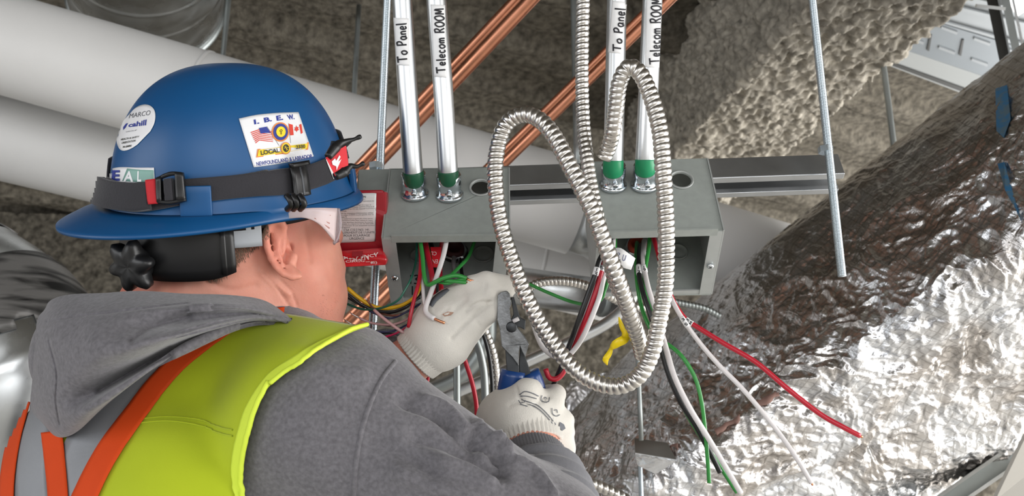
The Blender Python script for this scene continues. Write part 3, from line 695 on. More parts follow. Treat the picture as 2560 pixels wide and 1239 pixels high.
# hanging foil end and clamp at the lower middle
t = thing('foil_flap', 'hanging crumpled foil end behind the right glove, lower middle', 'foil', P(1500, 1100, 1.9))
E2 = [[(1330, 700, 2.5), (1340, 1000, 2.45), (1330, 1400, 2.4)], [(1425, 960, 2.35), (1420, 1100, 2.3), (1400, 1400, 2.3)], [(1500, 940, 2.32), (1510, 1100, 2.28), (1500, 1400, 2.25)], [(1640, 900, 2.2), (1650, 1100, 2.2), (1660, 1400, 2.2)], [(1760, 850, 2.2), (1780, 1100, 2.2), (1800, 1400, 2.2)]]
foil('foil_sheet', E2[1:], 200, 160, t, amp=1.6, seed=21)
t = thing('duct_clip', 'bare folded steel clip holding the foil edge above the lower rod', 'clip', P(1630, 1120, 1.5))
mesh('clip_plate', *slab([P(1586, 1096, 1.5), P(1588, 1133, 1.47), P(1690, 1150, 1.47), P(1668, 1108, 1.5)], .002), M_GALV, t, smooth=False)
mesh('clip_fold', *slab([P(1588, 1133, 1.47), P(1594, 1160, 1.5), P(1640, 1182, 1.5), P(1690, 1150, 1.47)], .002), M_FOIL, t, smooth=False)
vrod(1607, 1150, 1330, 1.5, 6.5, 'short threaded rod below the folded steel clip', pitch=.002)
# ================================================================== strut, boxes, conduits
def strut_channel():
    A = P(893, 452, 1.185); B = P(2104, 409, 1.185); T = norm(B-A)
    dn = norm(-U_*math.cos(.66)-W_*math.sin(.66))          # "down" of the side wall, tipped so that the slot shows
    dn = norm(dn-T*(dn@T)); bk = norm(np.cross(T, dn));
    if bk@W_ < 0: bk = -bk
    H = .036; Wd = .041; th = .0026; lip = .0105
    # section polyline in (bk, dn): slot opens along dn
    sec = [(0.0125, H), (0.0125, H-.006), (.010, H-.0), (0, H), (0, 0), (Wd, 0), (Wd, H), (Wd-.010, H), (Wd-.0125, H-.006)]
    sec = [(.0115, H-.007), (.0100, H), (.0012, H), (0, H-.0012), (0, 0), (Wd, 0), (Wd, H-.0012), (Wd-.0012, H), (Wd-.0100, H), (Wd-.0115, H-.007)]
    sec = np.array(sec); o0 = A-dn*H/2
    c2 = np.array([Wd/2, H/2]); V = []; n = len(sec)
    tn = np.gradient(sec, axis=0); nn = np.stack([-tn[:, 1], tn[:, 0]], 1); nn /= np.linalg.norm(nn, axis=1)[:, None]
    inn = sec+nn*th*(1 if ((nn*(c2-sec)).sum(1)[3:7].mean() > 0) else -1)
    ring = np.vstack([sec, inn[::-1]]); k = len(ring)
    for s in (0, 1):
        q = o0+(B-A)*s; V += [q+bk*a+dn*b for a, b in ring]
    Fc = [(i, (i+1) % k, (i+1) % k+k, i+k) for i in range(k)]
    Fc += [(i, i+1, k-2-i, k-1-i) for i in range(n-1)]+[(k+k-1-i, k+k-2-i, k+i+1, k+i) for i in range(n-1)]
    t = thing('strut_channel', 'long galvanised slotted strut channel carrying both grey boxes', 'strut', A)
    o = mesh('channel', V, Fc, mat('strut_steel', s2l(168, 170, 172), .38, .9, var=.12, vscale=18, rvar=.08, stretch=(1, 1, 1)), t, smooth=False)
    bm = bmesh.new(); bm.from_mesh(o.data); bmesh.ops.recalc_face_normals(bm, faces=bm.faces); bm.to_mesh(o.data); bm.free(); bevel(o, .0006, 2)
    for (x, y) in ((940, 419), (2064, 378)):
        p = P(x, y, 1.15); V_, F_ = lathe_vf(p, (0, 0, 1), [(-.002, .0095), (.006, .0095)], 6); mesh('hex_nut', V_, F_, M_ZINC, t, smooth=False)
    e = P(897, 449, 1.085)
    mesh('end_plate', *slab([P(897, 424, 1.1), P(975, 422, 1.1), P(975, 476, 1.08), P(897, 478, 1.08)], .003, W_), M_GREY, t, smooth=False)
strut_channel()
def slab_holes(O, ex, ey, outer, holes, t):
    n = norm(np.cross(ex, ey)); loops = [[Vector((a, b, 0)) for a, b in outer]]+[[Vector((a, b, 0)) for a, b in h] for h in holes]
    tri = tessellate_polygon(loops); pts = [p for l in loops for p in l]; N_ = len(pts)
    V = [O+ex*p.x+ey*p.y for p in pts]+[O+ex*p.x+ey*p.y+n*t for p in pts]; Fc = []
    for a, b, c in tri:
        cr = (pts[b]-pts[a]).cross(pts[c]-pts[a]).z
        if cr > 0: Fc += [(c, b, a), (a+N_, b+N_, c+N_)]
        else: Fc += [(a, b, c), (c+N_, b+N_, a+N_)]
    s = 0
    for l in loops:
        k = len(l); ar = sum(l[i].x*l[(i+1) % k].y-l[(i+1) % k].x*l[i].y for i in range(k)); 
        for i in range(k):
            a, b = s+i, s+(i+1) % k; Fc.append((a, b, b+N_, a+N_) if (ar > 0) == (s == 0) or s > 0 and ar < 0 else (b, a, a+N_, b+N_))
        s += k
    return V, Fc
def circ(cx, cy, r, n=28): return [(cx+r*math.cos(t), cy+r*math.sin(t)) for t in np.linspace(0, 2*math.pi, n, endpoint=False)]
def fixn(o):
    bm = bmesh.new(); bm.from_mesh(o.data); bmesh.ops.recalc_face_normals(bm, faces=bm.faces); bm.to_mesh(o.data); bm.free(); return o
def screw(p, n, r, parent, m=None):
    V, Fc = lathe_vf(p, n, [(0, r), (r*.35, r*.95), (r*.6, r*.6), (r*.66, .0002)], 16); o = mesh('screw', V, Fc, m or M_CHROME, parent)
    n = norm(n); a = norm(np.cross(n, [0.3, .2, 1])); b = np.cross(n, a); mb = MB()
    mb.add(*box_vf(p+n*r*.62, a*r*.55, b*r*.12, n*r*.08)); mb.add(*box_vf(p+n*r*.62, b*r*.55, a*r*.12, n*r*.08)); mb.build('slot', M_DARK, o, smooth=False)
def make_box(label, BL, BR, FL, FR, DL, DR, holes, notch, KO, flangeL, flangeR):
    """BL BR back corners of the conduit panel, FL FR its front corners, DL DR the lower front corners"""
    BL, BR, FL, FR, DL, DR = [P(*q) for q in (BL, BR, FL, FR, DL, DR)]
    t = thing('junction_box', label, 'box', (FL+FR)/2)
    th = .0016; ex = norm(FR-FL); ey = FL-BL; ey = norm(ey-ex*(ey@ex)); D = np.linalg.norm(((FL+FR)-(BL+BR))/2); Wd = np.linalg.norm(FR-FL); pn = norm(np.cross(ex, ey))
    if pn@(CAM-BL) < 0: pn = -pn
    O = (BL+BR)/2-ex*Wd/2
    def loc(px, py):     # pixel -> panel coords
        r = ray(px, py); s = ((O-CAM)@pn)/(r@pn); q = CAM+r*s-O; return q@ex, q@ey
    outer = [(0, 0), (Wd, 0), (Wd, D), (0, D)]
    hs = [circ(*loc(x, y), r) for x, y, r in holes]
    V, Fc = slab_holes(O-pn*th, ex, ey, outer, hs, th); pan = fixn(mesh('conduit_panel', V, Fc, M_GREY, t, smooth=False)); bevel(pan, .0007, 2)
    dn = (DL+DR)/2-(FL+FR)/2; Hh = np.linalg.norm(dn); dn = norm(dn); bk = -ey
    # rolled front lip of the panel
    mesh('front_lip', *box_vf(O+ex*(Wd/2+.002)+ey*(D-.0008)+dn*.0035, ex*(Wd/2-.008), ey*.0012, dn*.0052), M_GREY, t, smooth=False)
    inn = -pn     # into the box from the panel
    c = O+ex*Wd/2
    dl = DL-FL; dr = DR-FR
    # back sheet, bottom sheet and two sides, tapering a little towards the bottom
    def quad(name, a, b, c_, d, n, m, **k): return mesh(name, *slab([a, b, c_, d], th, n), m, t, smooth=False, **k)
    Bl, Br = O, O+ex*Wd; Fl, Fr = O+ey*D, O+ex*Wd+ey*D
    dBl, dBr = Bl+dl, Br+dr; dFl, dFr = Fl+dl, Fr+dr
    back = quad('back_sheet', Bl, Br, dBr, dBl, W_, M_GREY)
    bots = quad('bottom_sheet', dBl, dBr, dFr, dFl, dn, M_GREY); mesh('bottom_lip', *box_vf((dFl+dFr)/2+ex*.0-ey*.001-dn*.003, ex*(np.linalg.norm(dFr-dFl)/2-.012), ey*.001, dn*.0035), M_GREYL, t, smooth=False)
    quad('side_sheet', Bl, Fl, dFl, dBl, -ex, M_GREYL); quad('side_sheet', Br, Fr, dFr, dBr, ex, M_GREYL)
    for (f, dd, sg, sc) in ((Fl, dFl, 1, flangeL), (Fr, dFr, -1, flangeR)):
        w = .0145; o = quad('side_flange', f+dn*.003, f+dn*.003+ex*sg*w, dd+ex*sg*w, dd, -ey, M_GREYL); bevel(o, .0006)
        q = f+(dd-f)*sc+ex*sg*w*.55; screw(q+ey*.0018, ey, .0042, t)
    bv = bvh_of(back, bots); dpt = {}
    for (x, y, r, lab) in KO:
        p = drop(bv, x, y, .0005)
        if p is None: continue
        bn = np.array(bv.ray_cast(Vector(CAM), Vector(ray(x, y)), 8.)[1])
        if bn@(CAM-p) < 0: bn = -bn
        V, Fc = lathe_vf(p, bn, [(0, r), (.0014, r), (.0014, r-.0016), (.0004, r-.0018), (.0004, r*.5)], 28); mesh('knockout', V, Fc, M_GREY if lab is None else lab, t)
        dpt[(x, y)] = (p, bn)
    # ring pressed around the open hole
    for (x, y, r) in holes:
        a, b = loc(x, y); V, Fc = lathe_vf(O+ex*a+ey*b, pn, [(-.002, r+.0004), (-.002, r+.003), (.0006, r+.0028), (.0008, r+.0018), (.0002, r+.0002), (-.002, r+.0004)], 28)
        n_ = 28; Fc = Fc[:-2]; mesh('knockout_rim', V, Fc, M_GREYL, t)
    return t, O, ex, ey, pn, loc, dpt
bL = make_box('left grey steel junction box, the one the worker is wiring', (972, 421, 1.085), (1276, 418, 1.085), (967, 592, 1.012), (1283, 589, 1.012), (990, 757, 1.09), (1264, 748, 1.09),
              [(1202, 467, .0115)], None, [(1138, 632, .017, M_DARK), (1208, 636, .014, None), (1048, 640, .012, None)], .58, .6)
bR = make_box('right grey steel junction box under the hanging loop of flexible conduit', (1478, 402, 1.085), (1767, 397, 1.085), (1470, 582, 1.012), (1781, 573, 1.012), (1459, 738, 1.09), (1752, 734, 1.09),
              [(1703, 448, .0122)], None, [(1592, 622, .016, None), (1694, 630, .013, None)], .6, .52)
M_BUSH = mat('orange_bushing', s2l(168, 62, 40), .5)
for (b, x, y, m) in ((bL, 1138, 632, mat('red_brown_bushing', s2l(70, 34, 34), .6)), (bR, 1592, 622, M_BUSH)):
    p, n = b[6][(x, y)]; V, Fc = lathe_vf(p, n, [(.001, .016), (.004, .0165), (.006, .015), (.006, .0105), (.002, .010)], 8); mesh('locknut', V, Fc, M_CHROME, b[0], smooth=False)
    V, Fc = lathe_vf(p, n, [(.004, .0125), (.010, .0122), (.011, .010), (.011, .0085), (.003, .008)], 28); mesh('bushing', V, Fc, m, b[0])
bvb = bvh_of(*[c for c in bL[0].children if c.name.startswith(('back_sheet', 'bottom_sheet'))])
stroke_decal('marker_writing', bvb, hand('12'.replace('2', '3')), [(1024, 688), (1046, 688), (1046, 710), (1024, 710)], M_INK, bL[0], w=3)
stroke_decal('marker_writing', bvb, hand('1N'), [(1028, 716), (1052, 716), (1052, 738), (1028, 738)], M_INK, bL[0], w=3)

def conduit(box, foot, path, label, tape, tapem, tr=None, lab=None, txt=None, tq=None, name='conduit'):
    t_, O, ex, ey, pn, loc, _ = box; a, b = loc(*foot); base = O+ex*a+ey*b; r = .0116
    axis = norm(pn*.8+U_*.42)
    T = thing(name, label, 'conduit', base, 'labelled conduits entering the boxes')
    top = PP(path); bend = base+axis*.012
    C = spline(np.vstack([[base+axis*.004], [bend], top]), .005)
    pipe = mesh('pipe', *tube_vf(C, r, 32), M_EMT, T)
    V, Fc = lathe_vf(base, axis, [(-.002, .0165), (.0012, .0168), (.0022, .0155), (.003, .0142), (.012, .0139), (.0135, .0147), (.0255, .0146), (.027, .0138), (.0275, .0119), (.02, .0117)], 36)
    cn = mesh('connector', V, Fc, M_CHROME, T)
    rg = norm(-W_+axis*.0); rg = norm(rg-axis*(rg@axis)); sp = base+axis*.008+rg*.0135+ex*.001
    V, Fc = lathe_vf(sp-rg*.002, rg, [(0, .0036), (.006, .0034), (.007, .0026)], 14); mesh('set_screw', V, Fc, M_CHROME, cn)
    mesh('screw_slot', *box_vf(sp+rg*.005, norm(np.cross(rg, [0, 0, 1]))*.0024, np.cross(rg, norm(np.cross(rg, [0, 0, 1])))*.0005, rg*.0003), M_DARK, cn, smooth=False)
    # tape band
    px, py, d = proj(C); i0 = np.argmin(np.abs(py-tape[1])); i1 = np.argmin(np.abs(py-tape[0])); i0, i1 = sorted((i0, i1))
    cc_ = spline(C[i0:i1+1], .0015); V, Fc = tube_vf(cc_, r+.0005, 32); mesh('tape_band', V, Fc, tapem, T)
    bv = bvh_of(pipe)
    if lab:
        l = decal('label_sticker', bv, lab, M_PAPER, T, nu=10, nv=22, off=.0003)
        stroke_decal('handwriting', bv, hand(txt), tq, M_INK, l, w=3.6, off=.0012)
    return C
# text quads: "right" runs up the pipe
conduit(bL, (1037, 483), [(1034, 440, 1.038), (1030, 395, 1.034), (1018, 210, 1.034), (1005, 0, 1.034), (996, -150, 1.034), (950, -900, 1.034)],
        'leftmost conduit into the left grey box, white sticker reading To Panel', (424, 452), M_TAPEG,
        None, [(984, 44), (1021, 46), (1023, 164), (992, 163)], 'To Panel', [(996, 157), (991, 60), (1014, 58), (1018, 155)])
conduit(bL, (1124, 486), [(1121, 440, 1.038), (1118, 395, 1.034), (1107, 210, 1.034), (1091, 0, 1.034), (1082, -150, 1.034), (1032, -900, 1.034)],
        'second conduit into the left grey box, white sticker reading Telecom Room', (426, 455), M_TAPEG,
        None, [(1077, 11), (1112, 13), (1116, 194), (1085, 192)], 'Telecom Room'.replace('Room', 'ROOM'), [(1093, 184), (1084, 22), (1108, 22), (1113, 182)])
conduit(bR, (1532, 462), [(1533, 420, 1.038), (1534, 375, 1.034), (1538, 200, 1.034), (1542, 0, 1.034), (1546, -150, 1.034), (1566, -900, 1.034)],
        'conduit into the right grey box, sticker reading To Panel, behind the flexible loop', (402, 428), M_TAPEG2,
        None, [(1531, 2), (1567, 5), (1552, 134), (1520, 131)], 'To Panel', [(1533, 128), (1537, 20), (1561, 22), (1551, 130)])
conduit(bR, (1611, 462), [(1613, 420, 1.038), (1614, 375, 1.034), (1622, 200, 1.034), (1631, 0, 1.034), (1636, -150, 1.034), (1668, -900, 1.034)],
        'rightmost conduit, into the right grey box, sticker reading Telecom Room', (402, 426), M_TAPEG2,
        None, [(1617, -30), (1654, -28), (1647, 169), (1613, 168)], 'Telecom ROOM', [(1624, 162), (1626, -4), (1652, -4), (1646, 160)])

# ================================================================== red emergency cover
M_RED = mat('red_enamel', s2l(156, 18, 34), .3, var=.04, vscale=40, coat=.2)
M_REDT = mat('clear_red_tape', s2l(200, 34, 44), .18, var=.12, vscale=60, bump=.5, bscale=90, bdist=.002, coat=.6)
M_WINK = mat('white_print', s2l(228, 214, 214), .5)
t = thing('emergency_circuit_cover', 'red metal cover with white notice between the hard hat and left box', 'cover', P(900, 600, 1.03))
fr = mesh('cover_plate', *slab([P(800, 477, 1.03), P(955, 474, 1.03), P(958, 479, 1.03), P(966, 479, 1.03), P(966, 530, 1.035), P(961, 540, 1.035), P(959, 612, 1.045), P(957, 628, 1.047), P(800, 636, 1.047)], .018, W_), M_RED, t, smooth=False)
bevel(fr, .0012, 2)
bo = fixn(mesh('taped_lid', *slab([P(800, 630, 1.036), P(955, 619, 1.034), P(963, 638, 1.022), P(968, 650, 1.02), P(964, 662, 1.024), P(800, 670, 1.03)], .014, W_), M_REDT, t, smooth=False)); bevel(bo, .0015, 2)
fixn(mesh('latch_tab', *slab([P(882, 628, 1.032), P(907, 627, 1.032), P(908, 640, 1.024), P(881, 641, 1.024)], .004, -W_), M_RED, t, smooth=False))
mesh('side_channel', *slab([P(960, 560, 1.05), P(966, 560, 1.05), P(965, 625, 1.05), P(960, 640, 1.05)], .004, W_), M_DARK, t, smooth=False)
bv = bvh_of(fr)
q = [(840, 485), (938, 482), (937, 602), (838, 607)]
lb = patch('notice_label', bv, [(841, 488), (843, 485), (933, 482), (939, 486)], [(838, 603), (842, 606), (931, 603), (937, 599)], 26, 12, M_PAPER, t, off=.0006, thick=.0002)
M_TXT = mat('small_print', s2l(92, 92, 96), .6); M_TXTD = mat('notice_print', s2l(52, 52, 56), .6)
def line(s, x0, x1, y0, y1, m=M_TXT, bold=0.0, sl=-.02):
    text_decal('print_line', bv, s, [(x0, y0), (x1, y0+(x1-x0)*sl), (x1, y1+(x1-x0)*sl), (x0, y1)], m, lb, off=.0011, bold=bold)
line('ATTENTION', 873, 915, 489.3, 494.6, M_TXTD, .02)
ys = [(496.8, "Lire le manuel d'instructions pour", 850, 914), (501.5, "l'installation, l'utilisation et les instructions de", 850, 935), (506, 'maintenance.', 850, 876),
      (511.5, 'Pour eviter toute surcharge electrique, la', 850, 928), (516, 'charge totale connectee systeme integres et', 850, 936), (520.5, "d'ajustement ne doit pas depasser la puissance", 850, 938), (525, 'du circuit.', 850, 867),
      (531, "Pour les connexions d'alimentation, utilisez", 851, 933), (535.5, 'des cables 14 AWG ou plus grands, tous au', 851, 934), (540, 'moins 75.', 851, 868),
      (545, "Cet equipement propose plus d'une source", 851, 932), (549.5, 'alimentation isolee. Pour reduire le risque', 851, 932), (554, 'de choc electrique deconnecter les sources', 851, 933), (558, 'normales et a urgence au sein de cette unite', 851, 934), (562.3, "avant l'entretien de tout equipement connecte", 851, 937), (566.5, 'cet appareil.', 852, 876)]
for y, s, a, b in ys: line(s, a, b, y, y+3.6)
line('CSA C22.2 NO. 141.', 860, 925, 571.5, 577, M_TXTD); line("EQUIPEMENT DE L'UNITE", 847, 937, 578.8, 584.8, M_TXTD); line('POUR ECLAIRAGE', 860, 925, 585.5, 591.2, M_TXTD); line('URGENCE', 874, 911, 592.8, 598.5, M_TXTD)
bv = bvh_of(bo)
text_decal('white_lettering', bv, 'EMERGENCY', [(853, 643), (947, 636), (948, 643), (854, 651)], M_WINK, bo, off=.0035, bold=.02)
text_decal('white_lettering', bv, 'CIRCUIT(S)', [(865, 653), (945, 648), (946, 656), (867, 660)], M_WINK, bo, off=.0035, bold=.02)

# ================================================================== flexible conduits
def flex(name, pts, rpx, d0, label, pitch=.0066, m=None, group=None, ends=True, hand_=1):
    C = spline(PP(pts), pitch/9); r0 = rpx/F*d0; n = len(C); sg = 28; s = np.arange(n)*(pitch/9); th = np.linspace(0, 1, sg, endpoint=False)
    ph = (s[:, None]/pitch-hand_*th[None, :]) % 1
    prof = np.where(ph < .78, np.sin(np.clip(ph/.78, 0, 1)*math.pi)**.45, 0)
    r = r0*(.885+.115*prof)
    V, Fc = tube_vf(C, r, sg, caps=False); nf = len(Fc)
    o = mesh(name, V, Fc, m or M_FLEX, label=label, cat='flexible conduit', group=group); solid(o, .0008, -1)
    return C, o
loopC, loopo = flex('flexible_conduit', [(1509, 396, .985), (1520, 372, .98), (1532, 330, .965), (1540, 270, .955), (1549, 205, .945), (1572, 168, .94), (1602, 186, .935), (1630, 250, .93), (1650, 330, .925), (1658, 430, .92), (1664, 530, .92),
    (1666, 620, .92), (1662, 720, .92), (1646, 810, .92), (1630, 880, .922), (1600, 936, .925), (1550, 964, .93), (1490, 955, .935), (1430, 915, .94), (1372, 842, .945), (1322, 755, .945), (1280, 650, .945), (1250, 550, .945), (1238, 450, .945),
    (1243, 370, .945), (1266, 310, .942), (1308, 286, .935), (1350, 300, .925), (1388, 345, .915), (1432, 430, .905), (1478, 520, .90), (1512, 610, .90), (1546, 700, .905), (1574, 780, .92), (1597, 850, .945), (1606, 888, .96)],
    21.5, .93, 'big hanging loop of bright flexible steel conduit in front of the boxes')
V, Fc = tube_vf(loopC[:60], 15/F*.98, 20); 
flex('flexible_conduit', [(1470, -800, 1.0), (1462, -330, 1.0), (1460, -100, 1.0), (1458, 0, 1.0), (1455, 150, 1.0), (1456, 250, .998), (1461, 340, .99), (1472, 430, .975), (1490, 520, .965), (1510, 600, .965), (1530, 680, .965), (1548, 735, .965)], 17.5, .99,
     'straight flexible conduit coming down from above and passing behind the loop', pitch=.0064)
flex('flexible_conduit', [(1300, 745, 1.3), (1318, 722, 1.3), (1350, 706, 1.3), (1400, 702, 1.3), (1450, 709, 1.3), (1500, 728, 1.3), (1580, 765, 1.32), (1660, 768, 1.34)], 12, 1.3,
     'arched flexible conduit behind the right box, seen between the boxes', pitch=.0058)
flex('flexible_conduit', [(1195, 790, 1.2), (1216, 835, 1.2), (1232, 880, 1.2), (1240, 930, 1.2), (1244, 990, 1.2), (1244, 1080, 1.2)], 11, 1.2,
     'slim flexible conduit curving down between glove and pliers', pitch=.0068)
tube('black_cable', PP([(1185, 790, 1.19), (1208, 835, 1.19), (1222, 885, 1.19), (1229, 940, 1.19), (1231, 1000, 1.19), (1231, 1080, 1.19)]), 5/F*1.19, MW['black'], label='black cable running beside the slim flexible conduit left of the pliers', cat='cable')
tube('steel_conduit', PP([(1160, 800, 1.26), (1190, 850, 1.26), (1205, 900, 1.26), (1212, 960, 1.26), (1214, 1080, 1.26)]), 10/F*1.26, M_GALVD, label='dull steel conduit just left of the black cable behind the gloves', cat='conduit')
flex('flexible_conduit', [(1420, 1190, 1.25), (1490, 1212, 1.25), (1560, 1245, 1.25), (1640, 1300, 1.25)], 15, 1.25,
     'short piece of flexible conduit at the bottom edge beside the sleeve', pitch=.0085)
flex('flexible_conduit', [(1640, 745, 1.5), (1700, 757, 1.5), (1760, 770, 1.5), (1800, 790, 1.5)], 9, 1.5,
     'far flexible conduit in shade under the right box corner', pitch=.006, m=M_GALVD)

# ================================================================== wires
def wire(col, pts, rpx, label, bare=None, band=None, group=None, barem=None, digits='13', name='wire'):
    C = spline(PP(pts), .003); d = pts[0][2]; r = .88*rpx/F*d; n = len(C); T = None
    multi = bare or band
    if multi: T = thing(name, label, 'wire', C[0], group)
    a, b = 0, n
    if bare == 'start': a = max(2, int(.012/.003))
    if bare == 'end': b = n-max(2, int(.012/.003))
    if isinstance(bare, tuple):
        if bare[0] == 'start': a = int(bare[1]/.003)
        else: b = n-max(1, int(bare[1]/.003))
    V, Fc = tube_vf(C[a:b], r, 12)
    if not multi: return mesh(name, V, Fc, MW[col], label=label, cat='wire', group=group)
    ins = mesh('insulation', V, Fc, MW[col], T)
    if bare:
        seg = C[:a+1] if a else C[b-1:]; seg = seg if len(seg) > 1 else C[-2:]; mesh('bare_end', *tube_vf(seg, r*.5, 8), barem or M_COPW, T, label='bare wire end')
    if band:
        px, py, dd = proj(C)
        for (y0, y1) in ([band] if not isinstance(band[0], tuple) else band):
            i = np.nonzero((py >= y0) & (py <= y1))[0]
            if len(i) < 2: continue
            V, Fc = tube_vf(spline(C[i[0]:i[-1]+1], n=8), r*1.16, 12); bo_ = mesh('marker_band', V, Fc, M_PAPER, T, label='white numbered marker band')
            bvv = bvh_of(bo_); cx_ = px[i].mean(); hh = (y1-y0); 
            ax = np.array([px[i[-1]]-px[i[0]], py[i[-1]]-py[i[0]]]); ax = ax/(np.linalg.norm(ax)+1e-9); pr = np.array([-ax[1], ax[0]])
            for kk, ch in enumerate(digits):
                c_ = np.array([px[i[0]], py[i[0]]])+ax*np.linalg.norm([px[i[-1]]-px[i[0]], py[i[-1]]-py[i[0]]])*(.25+.5*kk)
                w_ = rpx*.55; q_ = [tuple(c_+pr*w_-ax*w_), tuple(c_+pr*-w_-ax*w_), tuple(c_+pr*-w_+ax*w_), tuple(c_+pr*w_+ax*w_)]
                st = hand(ch); stroke_decal('printed_number', bvv, st, q_, M_INK, bo_, w=1.5, off=.0004)
    return T
# -- right box, left bundle
wire('black', [(1530, 588, 1.03), (1516, 620, 1.0), (1499, 650, .985), (1487, 690, .98), (1470, 735, .98), (1452, 785, .98), (1434, 835, .985), (1417, 880, 1.0), (1400, 925, 1.01), (1382, 965, 1.02), (1372, 990, 1.03)], 7.5, 'black wire of the left bundle from the right box, running down to the glove', band=(667, 692))
wire('red', [(1527, 584, 1.04), (1522, 620, 1.01), (1506, 665, .988), (1495, 710, .982), (1478, 762, .98), (1458, 812, .985), (1436, 862, 1.0), (1420, 900, 1.01), (1408, 930, 1.01), (1392, 946, 1.01), (1374, 944, 1.01), (1365, 926, 1.01), (1364, 921, 1.01)], 7.5, 'red wire of the left bundle with a hooked lower end above the glove', band=(664, 682), digits='5')
wire('white', [(1534, 586, 1.04), (1530, 630, 1.0), (1510, 690, .985), (1499, 740, .978), (1482, 786, .976), (1462, 832, .978), (1440, 868, .99), (1416, 890, 1.0), (1385, 890, 1.02), (1355, 865, 1.03), (1336, 820, 1.04), (1330, 795, 1.05)], 7, 'white wire of the left bundle that loops back up behind the flexible conduit')
wire('green', [(1538, 586, 1.05), (1537, 625, 1.03), (1526, 680, 1.0), (1512, 725, .995), (1502, 748, 1.0), (1480, 762, 1.04), (1430, 754, 1.08), (1375, 733, 1.09), (1318, 708, 1.10), (1290, 700, 1.10)], 5, 'green wire running left from the right box behind the loop')
wire('grey', [(1495, 690, 1.0), (1483, 728, 1.0), (1468, 770, 1.0), (1450, 818, 1.0)], 5, 'grey wire between the black and red ones of the left bundle')
# -- right box, middle bundle through the orange bushing
wire('black', [(1594, 622, 1.15), (1598, 612, 1.12), (1598, 640, 1.06), (1597, 680, 1.03), (1606, 725, 1.01), (1622, 775, 1.0), (1640, 830, .995), (1655, 880, .99), (1673, 940, .985), (1702, 1005, .98), (1740, 1065, .98), (1775, 1130, .98), (1800, 1180, .98)], 6.5, 'black wire of the middle bundle hanging beside a white one', band=(664, 686))
wire('white', [(1604, 620, 1.15), (1611, 602, 1.11), (1608, 640, 1.05), (1612, 680, 1.03), (1622, 725, 1.01), (1640, 780, 1.0), (1654, 830, .99), (1668, 880, .98), (1688, 945, .97), (1725, 1020, .965), (1765, 1085, .965), (1810, 1160, .965), (1852, 1232, .965)], 6.8, 'long white wire of the middle bundle reaching the bottom edge', band=(664, 682))
wire('green', [(1596, 626, 1.15), (1592, 606, 1.12), (1590, 650, 1.06), (1592, 700, 1.03), (1602, 760, 1.02), (1618, 805, 1.01), (1645, 850, 1.0), (1672, 862, .99), (1706, 892, .98), (1738, 945, .975), (1755, 1010, .97), (1764, 1090, .97), (1770, 1160, .97), (1773, 1206, .97)], 5, 'green wire curving out and hanging straight down before the foil')
wire('green', [(1625, 584, 1.06), (1622, 620, 1.05), (1612, 680, 1.03), (1612, 730, 1.02), (1630, 780, 1.01), (1650, 840, 1.0), (1672, 930, .99), (1704, 1010, .985), (1745, 1080, .985), (1790, 1150, .985), (1842, 1230, .985)], 5.5, 'green wire lying under the long white one down to the bottom edge')
wire('red', [(1630, 583, 1.06), (1640, 615, 1.04), (1655, 670, 1.0), (1672, 725, .98), (1690, 765, .97), (1715, 798, .965), (1745, 818, .96), (1810, 858, .95), (1890, 905, .94), (1970, 972, .93), (2050, 1034, .925), (2110, 1068, .92), (2156, 1092, .92)], 6.5, 'long red wire stretching right across the foil duct', bare=('end', .002), band=(794, 810), digits='3M')
wire('white', [(1640, 583, 1.07), (1650, 640, 1.02), (1662, 700, .99), (1684, 757, .97), (1712, 805, .96), (1752, 860, .955), (1800, 915, .95), (1850, 965, .945), (1900, 1022, .94), (1950, 1085, .94), (1995, 1150, .935), (2032, 1212, .935)], 6, 'long white wire hanging alone across the foil, below the long red one', bare=('end', .003), band=(792, 818), digits='35')
# -- left box
G_ = 'thin wires gathered left of the left box'
wire('teal', [(1042, 600, 1.06), (1040, 650, 1.04), (1030, 690, 1.0), (1012, 725, .99), (992, 752, .99), (950, 770, 1.0), (905, 772, 1.02), (860, 755, 1.03), (836, 738, 1.03)], 3.2, 'thin dark teal wire hanging in front of the left box flange')
wire('red', [(1050, 600, 1.04), (1052, 650, 1.02), (1048, 700, 1.0), (1036, 745, .99), (1027, 785, .985), (1021, 818, .985)], 5.5, 'dark red wire dropping from the left box to the glove cuff')
wire('green', [(1050, 600, 1.03), (1056, 640, 1.01), (1060, 685, .995), (1068, 711, .99), (1085, 706, .985), (1110, 694, .98), (1140, 688, .98), (1165, 695, .98), (1178, 703, .98)], 6, 'green wire bent over the back of the left glove, copper tip bare', bare=('end', .009))
wire('green', [(1187, 600, 1.08), (1172, 640, 1.06), (1150, 665, 1.03), (1125, 690, 1.0), (1112, 700, .985), (1140, 703, .98), (1170, 706, .98), (1186, 704, .98)], 5, 'green wire slanting from the box roof into the twisted copper end', bare=('end', .010))
wire('green', [(1098, 705, .99), (1120, 708, .985), (1145, 700, .982), (1168, 698, .98), (1192, 703, .98)], 4.5, 'short green wire twisted with the others, copper end over the glove', bare=('end', .012))
wire('red', [(1062, 598, 1.06), (1070, 640, 1.04), (1080, 690, 1.02), (1084, 740, 1.02), (1088, 772, 1.02)], 7.5, 'thick red wire inside the left box beside the red tag')
wire('red', [(1106, 598, 1.09), (1102, 640, 1.09), (1100, 690, 1.08), (1104, 728, 1.07)], 7, 'red wire behind the red tag in the left box')
wire('black', [(1075, 598, 1.08), (1084, 640, 1.06), (1090, 690, 1.04), (1090, 735, 1.03)], 7, 'black wire behind the white one in the left box')
wire('yellow', [(1068, 598, 1.09), (1076, 640, 1.08), (1092, 715, 1.06)], 3, 'thin yellow wire deep inside the left box')
